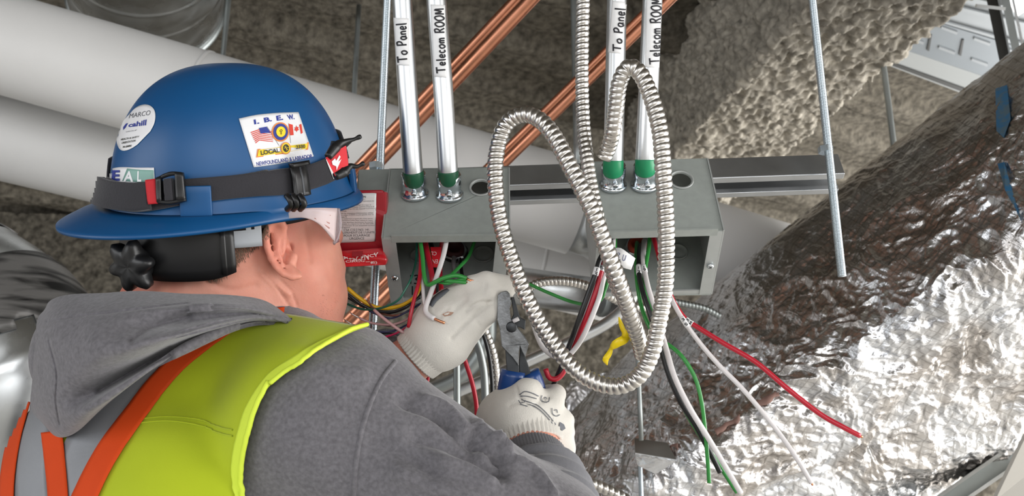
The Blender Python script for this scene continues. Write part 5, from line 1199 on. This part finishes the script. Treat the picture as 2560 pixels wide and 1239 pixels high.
poly_decal('stain', BG2, [(1105, 785), (1120, 779), (1135, 781), (1128, 788), (1112, 791)], mat('brown_stain', s2l(170, 136, 118), .9), gl, off=.0006)
# ---------------------------------------------------------------- hair, short, under the hat
def hair():
    mb = MB(); rs = random.Random(3)
    for i in range(5200):
        x = rs.uniform(520, 672); y = rs.uniform(560, 700)
        if y > 712-(x-548)*.95+rs.uniform(-26, 4)*rs.random()-rs.uniform(0, 16) or y < 560: continue
        a = drop(BHEAD, x, y, .0002)
        if a is None: continue
        L = rs.uniform(4, 12); b = drop(BHEAD, x+rs.uniform(-1, 4), y+L, .0011)
        if b is None: continue
        c = (a+b)/2+norm(CAM-a)*.0012; w = norm(np.cross(b-a, CAM-a))*.0002
        mb.add([a-w, a+w, c+w, c-w, b], [(0, 1, 2, 3), (3, 2, 4)])
    for i in range(70):     # stubble at the jaw edge
        x = rs.uniform(795, 845); y = rs.uniform(730, 805); a = drop(BHEAD, x, y, 0)
        if a is None: continue
        b = a+norm(CAM-a)*.0005+R_*rs.uniform(.0005, .002)-U_*rs.uniform(.0005, .002); w = U_*.0001
        mb.add([a-w, a+w, b], [(0, 1, 2)])
    mb.build('hair', M_HAIR, person, kind='stuff')
hair()
# trousers and boots, below the frame
def trou_f(p):
    d = s_cap(p, PEL+np.array([-.05, 0, .02]), PEL+np.array([.05, 0, .02]), .15, .15)
    for s in (-.1, .1):
        hip = PEL+np.array([s, 0, -.04]); kn = hip+np.array([s*.1, .03, -.42]); an = np.array([kn[0], kn[1]-.04, .10]); d = smin(d, s_cap(p, hip, kn, .10, .078), .04); d = smin(d, s_cap(p, kn, an, .076, .062), .02)
    return d
bit('trousers', trou_f, PEL-np.array([.36, .25, .9]), PEL+np.array([.36, .25, .25]), .018, M_TROU, 2)
for s in (-.1, .1):
    kn = PEL+np.array([s*1.1, .03, -.46]); a = np.array([kn[0], kn[1]-.05, .055])
    bit('boot', lambda p: smin(s_cap(p, a+[0, 0, .09], a, .052, .05), s_cap(p, a, a+norm([.6, .7, 0])*.17-np.array([0, 0, .012]), .05, .04), .03), a-np.array([.15, .15, .07]), a+np.array([.25, .25, .18]), .012, M_BOOT, 2)

# ================================================================== hard hat
M_HAT = mat('blue_hat_plastic', s2l(13, 74, 124), .38, spec=.5, var=.05, vscale=8, rvar=.06, bump=.04, bscale=300, bdist=.0004)
M_HATBK = mat('black_suspension_plastic', s2l(26, 26, 27), .38)
M_GREYST = mat('grey_suspension_strap', s2l(150, 154, 160), .35, alpha=1)
tl = math.radians(13); ro = math.radians(0.0)
hf = R_*math.cos(AL)+W_*math.sin(AL); hr = R_*math.sin(AL)-W_*math.cos(AL); hu = U_.copy()
def rot(v, k, a): k = norm(k); return v*math.cos(a)+np.cross(k, v)*math.sin(a)+k*(k@v)*(1-math.cos(a))
def rr_(v): return rot(rot(v, R_, tl), W_, ro)          # tip towards the lens, then roll
if (rr_(hu)@W_) > 0: tl = -tl
hf, hr, hu = rr_(hf), rr_(hr), rr_(hu)
if hf@U_ < 0: pass
HO = P(590, 494, .955)
def HH(f, r, u): return HO+hf*f+hr*r+hu*u
hat = thing('hard_hat', 'blue hard hat worn back to front with white stickers on the shell', 'helmet', HO)
LA, LB, HT = .121, .100, .142      # half length, half width, height
def dome(th, t):
    """th around, t 0 (rim) .. 1 (crown)"""
    h = np.sin(t*math.pi/2)**.92; c = np.cos(t*math.pi/2)**.80
    return (LA+.004*(1-t))*c*np.cos(th), (LB+.004*(1-t))*c*np.sin(th), HT*h
nt_, ns = 56, 144
V = []; 
for t_ in np.linspace(0, .985, nt_):
    for th in np.linspace(0, 2*math.pi, ns, endpoint=False):
        f, r, u = dome(th, t_)
        # flared skirt with the side slot
        sk = max(0, (.12-t_)/.12); ex = .008*sk**2
        cfr = math.exp(-((abs(th-math.pi/2)-.0)/.20)**2)+math.exp(-((abs(th-3*math.pi/2))/.20)**2)
        f += math.cos(th)*ex; r += math.sin(th)*(ex+.003*cfr*(1 if t_ < .15 else 0))
        V.append(HH(f, r, u))
Q = []
for i in range(nt_-1):
    for j in range(ns): j2 = (j+1) % ns; Q.append((i*ns+j, i*ns+j2, (i+1)*ns+j2, (i+1)*ns+j))
Q.append(tuple((nt_-1)*ns+j for j in range(ns)))
shell = fixn(mesh('shell', V, Q, M_HAT, hat)); solid(shell, .0025, -1)
BS = bvh_of(shell)
# rim lip and the visor, which points back (towards the left of the picture)
V = []; prof = [(0, .000), (.25, -.001), (.6, -.004), (.92, -.008), (1, -.0095), (1.0, -.0125), (.9, -.0115), (.5, -.007), (0, -.004)]
for th in np.linspace(0, 2*math.pi, ns, endpoint=False):
    w = .005+.040*max(0, math.cos(th-math.pi))**1.5*(1) ; w += .004*max(0, math.cos(th))**2
    dr = .006*max(0, math.cos(th-math.pi))**1.6
    for s, z in prof:
        f, r, u = dome(th, 0); k = (LA+.012)/LA; V.append(HH(f*1.0+math.cos(th)*(.007+w*s), r+math.sin(th)*(.007+w*s), .004+z-dr*s**1.4))
n = len(prof); Q = [(i*n+j, ((i+1) % ns)*n+j, ((i+1) % ns)*n+(j+1) % n, i*n+(j+1) % n) for i in range(ns) for j in range(n)]
brim = fixn(mesh('brim', V, Q, M_HAT, hat))
# accessory slot housing on the near side and ridges
def on_dome(th, t, o=0.0):
    a = np.array(HH(*dome(th, t))); e = 1e-3; b = np.array(HH(*dome(th+e, t))); c = np.array(HH(*dome(th, min(t+e, .99)))); nn = norm(np.cross(b-a, c-a))
    if nn@(a-HH(0, 0, .03)) < 0: nn = -nn
    return a+nn*o, nn
for (th, w, h0, h1) in ((2.2, .014, .012, .05), (.55, .009, .01, .10)):
    pts = []
    for tt in np.linspace(.0, .12, 5):
        for dd in np.linspace(-w/.12, w/.12, 7): pts.append(on_dome(th+dd, tt, .0062)[0])
    o = mesh('slot_housing', pts, grid_faces(5, 7), M_HAT, hat); solid(o, .006, 0); bevel(o, .001)
# stickers
W_ST = mat('white_sticker', s2l(226, 226, 228), .3, var=.03, vscale=70, bump=.2, bscale=70, bdist=.0008, coat=.3)
M_NAVY = mat('navy_print', s2l(44, 58, 140), .5); M_REDP = mat('red_print', s2l(206, 62, 46), .5); M_YELP = mat('yellow_print', s2l(236, 208, 40), .5); M_ORP = mat('orange_print', s2l(222, 132, 60), .5); M_DKP = mat('dark_print', s2l(48, 48, 40), .6); M_GRN = mat('grey_green_print', s2l(128, 168, 158), .5)
st1 = patch('union_sticker', BS, [(597, 297), (640, 288), (690, 283), (745, 281)], [(634, 418), (680, 412), (730, 403), (783, 391)], 22, 18, W_ST, hat, off=.0006, thick=.0002)
CROP = lambda x, y: (560+x*380/1519, 250+y*310/1239)
def cq(*p): return [CROP(*q) for q in p]
text_decal('navy_lettering', BS, 'I.', cq((293, 200), (345, 190), (352, 238), (300, 248)), M_NAVY, st1, bold=.03)
text_decal('navy_lettering', BS, 'B.', cq((392, 182), (468, 168), (476, 215), (402, 230)), M_NAVY, st1, bold=.04)
text_decal('navy_lettering', BS, 'E.', cq((515, 162), (580, 152), (588, 202), (524, 212)), M_NAVY, st1, bold=.04)
text_decal('navy_lettering', BS, 'W.', cq((620, 152), (690, 146), (700, 196), (640, 202)), M_NAVY, st1, bold=.04)
text_decal('navy_lettering', BS, 'NEWFOUNDLAND & LABRADOR', cq((318, 620), (872, 540), (880, 578), (326, 660)), M_NAVY, st1, bold=.02)
poly_decal('yellow_banner', BS, cq((330, 492), (580, 455), (840, 424), (832, 496), (580, 540), (318, 576)), M_ORP, st1, off=.0013)
poly_decal('yellow_banner', BS, cq((342, 500), (580, 466), (826, 436), (820, 486), (580, 530), (332, 564)), M_YELP, st1, off=.0017)
text_decal('banner_lettering', BS, 'LOCAL', cq((358, 508), (540, 480), (546, 524), (364, 554)), M_DKP, st1, off=.0024, bold=.03)
text_decal('banner_lettering', BS, '2330', cq((704, 456), (796, 446), (798, 482), (706, 494)), M_DKP, st1, off=.0024, bold=.03)
def ell(cx, cy, rx_, ry_, n=28): return cq(*[(cx+rx_*math.cos(a), cy+ry_*math.sin(a)) for a in np.linspace(0, 2*math.pi, n, endpoint=False)])
for (c, r_, m_, o_) in (((558, 322), (86, 96), M_ORP, .0014), ((558, 322), (72, 82), M_NAVY, .0017), ((560, 322), (46, 52), M_YELP, .0020), ((608, 484), (50, 60), M_ORP, .0020), ((608, 484), (42, 52), M_YELP, .0022), ((608, 484), (30, 38), M_DKP, .0024)):
    poly_decal('round_emblem', BS, ell(*c, *r_), m_, st1, off=o_)
stroke_decal('emblem_drawing', BS, [[(.5, .2), (.3, .4), (.5, .5), (.7, .35), (.5, .2)], [(.5, .5), (.5, .9)], [(.35, .7), (.65, .7)]], cq((530, 285), (590, 285), (590, 360), (530, 360)), M_DKP, st1, w=1.2, off=.0024)
stroke_decal('emblem_drawing', BS, [[(.1, .5), (.9, .4)], [(.4, .1), (.6, .9)], [(.2, .2), (.8, .8)]], cq((580, 455), (636, 455), (636, 515), (580, 515)), M_YELP, st1, w=1.0, off=.0027)
# flags
for k in range(7):
    y = 302+k*17; poly_decal('flag_stripe', BS, cq((262+k*8, y+22), (350, y-8), (420, y+2), (488-k*1, y+10 if k > 3 else y+14), (488, y+17 if k > 3 else y+20), (420, y+10), (350, y+1), (266+k*8, y+31)), M_REDP, st1, off=.0012)
poly_decal('flag_canton', BS, cq((345, 284), (420, 270), (462, 330), (410, 332), (362, 338)), M_NAVY, st1, off=.0014)
poly_decal('flag_field', BS, cq((640, 240), (680, 250), (690, 352), (655, 356)), M_REDP, st1, off=.0012); poly_decal('flag_field', BS, cq((745, 252), (765, 240), (780, 330), (762, 342)), M_REDP, st1, off=.0012)
poly_decal('maple_leaf', BS, cq((716, 255), (724, 275), (740, 270), (734, 290), (744, 300), (724, 310), (720, 325), (714, 310), (696, 304), (704, 290), (698, 275), (712, 278)), M_REDP, st1, off=.0012)
stroke_decal('flag_pole', BS, [[(0, 0), (1, 1)]], cq((425, 265), (545, 265), (545, 455), (425, 455)), M_INKG, st1, w=.8); stroke_decal('flag_pole', BS, [[(0, 0), (1, 1)]], cq((640, 235), (660, 235), (660, 430), (640, 430)), M_INKG, st1, w=.8)
def cr2(x, y): return (280+x*140/694, 250+y*250/1239)
ow = [cr2(*q) for q in ((215, 190), (300, 100), (400, 60), (480, 75), (530, 130), (542, 210), (525, 300), (480, 390), (410, 480), (320, 555), (240, 605), (160, 630), (105, 610), (72, 540), (68, 450), (90, 350), (130, 280))]
st2 = patch('round_sticker', BS, [ow[0], ow[1], ow[2], ow[3], ow[4], ow[5], ow[6], ow[7]], [ow[16], ow[15], ow[14], ow[13], ow[12], ow[11], ow[10], ow[9]], 24, 14, W_ST, hat, off=.0006, thick=.0002)
tq = lambda *p: [cr2(*q) for q in p]
text_decal('grey_lettering', BS, 'MARCO', tq((235, 175), (490, 130), (480, 190), (220, 232)), M_INKG, st2); text_decal('navy_lettering', BS, 'cahill', tq((222, 290), (440, 245), (430, 318), (212, 342)), M_NAVY, st2, bold=.03)
poly_decal('navy_lettering', BS, tq((150, 340), (185, 295), (210, 290), (180, 345), (150, 375)), M_NAVY, st2, off=.001)
text_decal('small_lettering', BS, 'GROUP', tq((185, 392), (320, 370), (318, 382), (183, 405)), M_INKG, st2)
text_decal('dark_lettering', BS, 'HEALTH & SAFETY', tq((125, 480), (350, 445), (340, 468), (122, 505)), M_DKP, st2, bold=.02); text_decal('dark_lettering', BS, 'ORIENTATION', tq((135, 522), (305, 492), (298, 518), (130, 548)), M_DKP, st2, bold=.02); text_decal('dark_lettering', BS, 'N-2084', tq((150, 572), (255, 555), (248, 580), (145, 596)), M_DKP, st2, bold=.04)
st3 = patch('large_sticker', BS, [(268, 425), (300, 418), (345, 419), (386, 419)], [(268, 460), (300, 462), (345, 463), (388, 462)], 16, 8, W_ST, hat, off=.0006, thick=.0002)
patch('green_panel', BS, [(320, 421), (350, 424), (386, 425)], [(308, 452), (345, 455), (386, 455)], 10, 6, M_GRN, st3, off=.0010, thick=.0001)
text_decal('blue_lettering', BS, 'E', tq((22, 870), (112, 868), (110, 1000), (10, 1000)), M_NAVY, st3, off=.0014, bold=.04)
for s_, q_ in (('A', tq((185, 880), (270, 880), (275, 1010), (155, 1010))), ('L', tq((330, 880), (375, 880), (375, 1010), (325, 1010)))): text_decal('white_lettering', BS, s_, q_, W_ST, st3, off=.0014, bold=.03)
# suspension: black ratchet band behind, knob, grey strap
def band_px(name, A, B, m, par, bv, off, th, nu=30, nv=8, **k): return patch(name, bv, A, B, nu, nv, m, par, off=off, thick=th, **k)
def ring_band(name, cen, f, r, u0, u1, tha, thb, th, m, par, n=60, tilt=0.0, bulge=0.0, taper=0.0, **k):
    V = []
    for i, a in enumerate(np.linspace(tha, thb, n)):
        e_ = 1-taper*max(0, 1-i/(n*.12))**2-taper*max(0, 1-(n-1-i)/(n*.12))**2
        for j, s in enumerate(np.linspace(0, 1, 6)):
            u = (u0+u1)/2+(u1-u0)*(s-.5)*e_; g = 1+bulge*math.sin(s*math.pi); V.append(HH(f*math.cos(a)*g+cen[0], r*math.sin(a)*g+cen[1], u+tilt*math.cos(a)))
    o = mesh(name, V, grid_faces(n, 6), m, par, **k); solid(o, th, 0); return o
rband = ring_band('ratchet_band', (-.012, .004), .102, .093, -.060, -.006, math.pi*.60, math.pi*1.45, .008, M_HATBK, hat, bulge=.03, tilt=.004, taper=.22)
ring_band('rubber_rib', (-.012, .004), .106, .0975, -.056, -.010, math.pi*.625, math.pi*.64, .002, M_HATBK, hat, bulge=.03, tilt=.004, n=4)
ring_band('head_band', (-.01, .004), .104, .092, -.034, -.008, math.pi*.52, math.pi*.66, .003, M_GREYST, hat, tilt=-.004)
ring_band('inner_band', (-.01, 0), .110, .096, -.016, .012, 0, 2*math.pi, .003, M_HATBK, hat)
kc = drop(bvh_of(rband), 360, 652, .006); kn_ = norm(-hf*.9+hr*.45-hu*.1); prof = [(-.012, .010), (0, .014), (.004, .0175), (.012, .0185), (.016, .016), (.017, .008), (.015, .001)]
V, Fc = lathe_vf(kc, kn_, prof, 60); V = np.asarray(V); cax = V-kc; h_ = cax@kn_; rad = cax-np.outer(h_, kn_); a0 = norm(np.cross(kn_, [0, 0, 1.])); b0 = np.cross(kn_, a0); an = np.arctan2(rad@b0, rad@a0)
V = kc+np.outer(h_, kn_)+rad*(1+.22*np.cos(an*6)*(h_ > .002))[:, None]*1.25
mesh('ratchet_knob', V, Fc, M_HATBK, hat)

# ================================================================== headlamp strapped around the hat
lampT = thing('headlamp', 'headlamp on a black elastic strap around the blue hard hat', 'headlamp', HH(.12, .05, .05))
M_STRAP = mat('black_elastic', s2l(38, 37, 42), .85, bump=.5, bscale=500, bdist=.0008, sheen=.2, var=.06, vscale=60)
def strap_strip(name, A, B, m, off, th, nu=30, nv=6, par=lampT, **k): return patch(name, BS, A, B, nu, nv, m, par, off=off, thick=th, **k)
top = [(250, 430), (300, 452), (350, 456), (400, 452), (470, 447), (560, 440), (640, 433), (700, 424), (755, 415), (800, 400), (838, 385), (862, 365)]
bot = [(246, 500), (300, 524), (350, 531), (400, 526), (470, 512), (560, 500), (640, 492), (700, 489), (755, 480), (800, 466), (838, 448), (866, 436)]
strap = strap_strip('strap', [(270, 436)]+top[1:], [(262, 512)]+bot[1:], M_STRAP, .0035, .0016, nu=110, nv=10)
# the rest of the loop round the far side
V = []; fr_ = []
for th in np.linspace(-2.75, .45, 60):
    for s in np.linspace(0, 1, 5):
        u = .018+.028*s+.02*(math.cos(th)*.5+.5); tt = math.asin(min(1, (u/HT)**(1/.92)))/(math.pi/2); p, nn = on_dome(th, tt, .004); V.append(p)
o = mesh('far_strap', V, grid_faces(60, 5), M_STRAP, lampT); solid(o, .0016, 0)
# thick padded part at the left with its red tag
strap_strip('padded_sleeve', [(262, 428), (272, 440), (300, 452), (350, 456), (386, 454)], [(256, 515), (275, 524), (300, 528), (350, 533), (388, 528)], M_STRAP, .006, .007, nu=36, nv=12)
strap_strip('red_tab', [(384, 450), (406, 447)], [(390, 517), (411, 515)], mat('red_webbing', s2l(190, 30, 40), .7, bump=.3, bscale=500, bdist=.0006), .0125, .0012, nu=5, nv=10)
bk1 = [strap_strip('buckle_bar', [(411, 445), (420, 441)], [(413, 512), (422, 510)], M_BLACK, .011, .006, nu=4, nv=8), strap_strip('buckle_bar', [(452, 430), (468, 432)], [(455, 508), (474, 505)], M_BLACK, .010, .007, nu=5, nv=8),
       strap_strip('buckle_bar', [(412, 444), (440, 431), (462, 431)], [(412, 450), (440, 440), (466, 440)], M_BLACK, .010, .006, nu=10, nv=3), strap_strip('buckle_bar', [(412, 506), (440, 508), (472, 500)], [(412, 514), (440, 517), (475, 508)], M_BLACK, .010, .006, nu=10, nv=3),
       strap_strip('buckle_bar', [(428, 447), (444, 446)], [(430, 508), (448, 506)], M_STRAP, .009, .008, nu=5, nv=8)]
# clip over the rim
strap_strip('clip_post', [(712, 412), (745, 408)], [(722, 500), (758, 494)], M_BLACK, .008, .005, nu=6, nv=10); strap_strip('clip_slot', [(729, 420), (733, 420)], [(740, 496), (744, 495)], mat('grey_clip_rib', s2l(78, 80, 84), .4), .0135, .001, nu=3, nv=8)
strap_strip('clip_post', [(708, 411), (750, 404)], [(712, 422), (753, 414)], M_BLACK, .010, .005, nu=8, nv=3)
for x in (722, 737, 754):
    C = spline(PP([(x-6, 488, .835), (x+3, 500, .832), (x+6, 512, .834), (x-4, 523, .842)]), .002); mesh('clip_hook', *tube_vf(C, .0030, 8), M_BLACK, lampT)
strap_strip('white_stripe', [(802, 397), (807, 394)], [(822, 449), (828, 447)], M_PAPER, .0058, .0004, nu=3, nv=8); strap_strip('white_stripe', [(811, 391), (815, 389)], [(832, 444), (837, 441)], M_PAPER, .0058, .0004, nu=3, nv=8)
# battery pack and lamp body in front, with the rubber ears seen in silhouette
def lamp_f(p):
    c = HH(LA-.002, -.045, .042); d = s_ell(p, c, (.016, .030, .020), np.array([hf, hr, hu])); return d
lo, hi = lohi([HH(LA-.002, -.045, .042)], .045); bit('lamp_body', lamp_f, lo, hi, .003, M_BLACK, 1, parent=lampT)
lens_c = HH(LA+.008, -.048, .042); V, Fc = lathe_vf(lens_c, hf, [(0, .019), (.010, .019), (.012, .016), (.009, .015), (.009, .001)], 32); mesh('lens', V, Fc, M_CHROME, lampT)
rp = mesh('red_patch', *slab([P(814, 394, .862), P(864, 364, .872), P(871, 417, .872), P(838, 440, .864)], .003, W_), mat('red_rubber_patch', s2l(206, 36, 46), .5), lampT, smooth=False); bvq = bvh_of(rp)
poly_decal('white_scribble', bvq, [(829, 404), (837, 396), (840, 402), (848, 388), (851, 392), (845, 404), (853, 398), (844, 418), (841, 426), (840, 416), (831, 412)], M_PAPER, rp, off=.0008)
for pts in ([(820, 392, .862), (845, 362, .87), (868, 352, .875), (885, 348, .878), (903, 340, .88)], [(838, 441, .866), (858, 430, .872), (876, 415, .876), (892, 416, .878), (911, 407, .88)]):
    C = spline(PP(pts), .0015); w = np.interp(np.linspace(0, 1, len(C)), [0, .3, .62, .85, .95, 1], [.004, .0055, .0026, .0017, .0026, .0018]); mesh('rubber_ear', *tube_vf(C, w, 12), M_BLACK, lampT)
mesh('rubber_mount', *slab([P(818, 392, .872), P(828, 352, .872), P(880, 352, .878), P(866, 366, .878), P(812, 398, .87)], .004, W_), M_BLACK, lampT, smooth=False)
mesh('rubber_mount', *slab([P(838, 440, .868), P(871, 416, .874), P(880, 420, .878), P(862, 432, .874)], .004, W_), M_BLACK, lampT, smooth=False)

# ================================================================== safety glasses
M_CLEAR = mat('clear_polycarbonate', s2l(236, 228, 232), .08, trans=.82, ior=1.25, spec=.6)
M_TEMPLE = mat('frosted_temple', s2l(232, 214, 214), .3, trans=.45, ior=1.3, spec=.6, bump=.15, bscale=60)
gt = thing('safety_glasses', 'clear safety glasses under the front edge of the blue hard hat', 'glasses', P(780, 540, .9))
def sheet(name, A, B, m, par, th=.0018, nu=26, nv=7):
    a = spline(PP(A), n=nu); b = spline(PP(B), n=nu); V = [a[i]*(1-t)+b[i]*t for i in range(nu) for t in np.linspace(0, 1, nv)]; o = mesh(name, V, grid_faces(nu, nv), m, par); solid(o, th, 0); return o
sheet('temple', [(690, 548, .876), (720, 530, .874), (760, 521, .874), (800, 519, .880), (842, 520, .894)], [(692, 552, .876), (730, 545, .873), (765, 545, .873), (800, 562, .880), (836, 603, .894)], M_TEMPLE, gt)
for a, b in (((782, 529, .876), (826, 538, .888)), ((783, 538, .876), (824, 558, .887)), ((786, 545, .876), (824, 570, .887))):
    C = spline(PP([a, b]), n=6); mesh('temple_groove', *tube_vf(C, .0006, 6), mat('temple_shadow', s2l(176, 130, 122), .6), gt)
sheet('lens', [(838, 520, .90), (848, 522, .915), (850, 526, .935), (846, 530, .99)], [(834, 608, .90), (842, 606, .915), (846, 604, .935), (840, 606, .99)], M_CLEAR, gt, nv=10)
C = spline(PP([(846, 521, .905), (851, 545, .903), (850, 575, .903), (840, 602, .904), (835, 610, .906)]), .003); mesh('lens_edge', *tube_vf(C, .0012, 8), M_CLEAR, gt)

# ================================================================== pliers
M_PL = mat('worn_tool_steel', s2l(128, 130, 132), .36, .9, var=.25, vscale=70, rvar=.12, bump=.2, bscale=200); M_PLD = mat('dark_tool_steel', s2l(72, 74, 76), .42, .8, var=.2, vscale=60); M_GRIP = mat('blue_vinyl_grip', s2l(22, 62, 122), .35, coat=.2)
pl = thing('pliers', 'steel side-cutting pliers with blue grips held in the right glove', 'pliers', P(1290, 850, 1.0))
c4 = lambda x, y: (940+x/2.139, 660+y/2.139)
def plate(name, px, d0, d1, m, par=pl, bw=.0008):
    o = fixn(mesh(name, *slab([P(x, y, d0) for x, y in px], d1-d0, W_), m, par, smooth=False)); bevel(o, bw, 2); return o
la = [c4(*q) for q in ((652, 165), (668, 150), (700, 143), (716, 160), (722, 215), (714, 238), (722, 292), (760, 345), (800, 395), (818, 428), (797, 500), (782, 470), (770, 440), (765, 470), (762, 545), (730, 500), (700, 470), (672, 440), (668, 400), (662, 350), (648, 300), (650, 220))]
plate('jaw_arm', la, .975, .985, M_PL)
ra_ = [c4(*q) for q in ((722, 178), (738, 176), (770, 285), (800, 300), (796, 352), (772, 338), (750, 335), (722, 295), (735, 270))]
plate('cutting_jaw', ra_, .986, .996, M_PLD)
plate('handle_shank', [c4(*q) for q in ((690, 440), (722, 470), (764, 545), (768, 600), (700, 590), (694, 500))], .980, .990, M_PLD); plate('handle_shank', [c4(*q) for q in ((770, 445), (790, 470), (826, 580), (838, 620), (800, 620), (768, 600), (764, 540))], .990, 1.0, M_PLD)
V, Fc = lathe_vf(P(*c4(725, 335), .975), -W_, [(-.004, .006), (.001, .006), (.0018, .0048), (.002, .0005)], 24); mesh('rivet', V, Fc, M_PLD, pl)
tube('grip', PP([(*c4(733, 570), .985), (*c4(722, 630), .985), (*c4(712, 700), .988), (*c4(715, 790), .99), (*c4(735, 900), .995)]), .0138, M_GRIP, pl, segs=20); tube('grip', PP([(*c4(815, 580), .997), (*c4(840, 640), .998), (*c4(862, 720), 1.0), (*c4(880, 810), 1.0)]), .0125, M_GRIP, pl, segs=20)
wire('white', [(*c4(735, 305), .973), (*c4(748, 298), .972), (*c4(764, 290), .972)], 6, 'short white wire offcut gripped in the plier jaws')
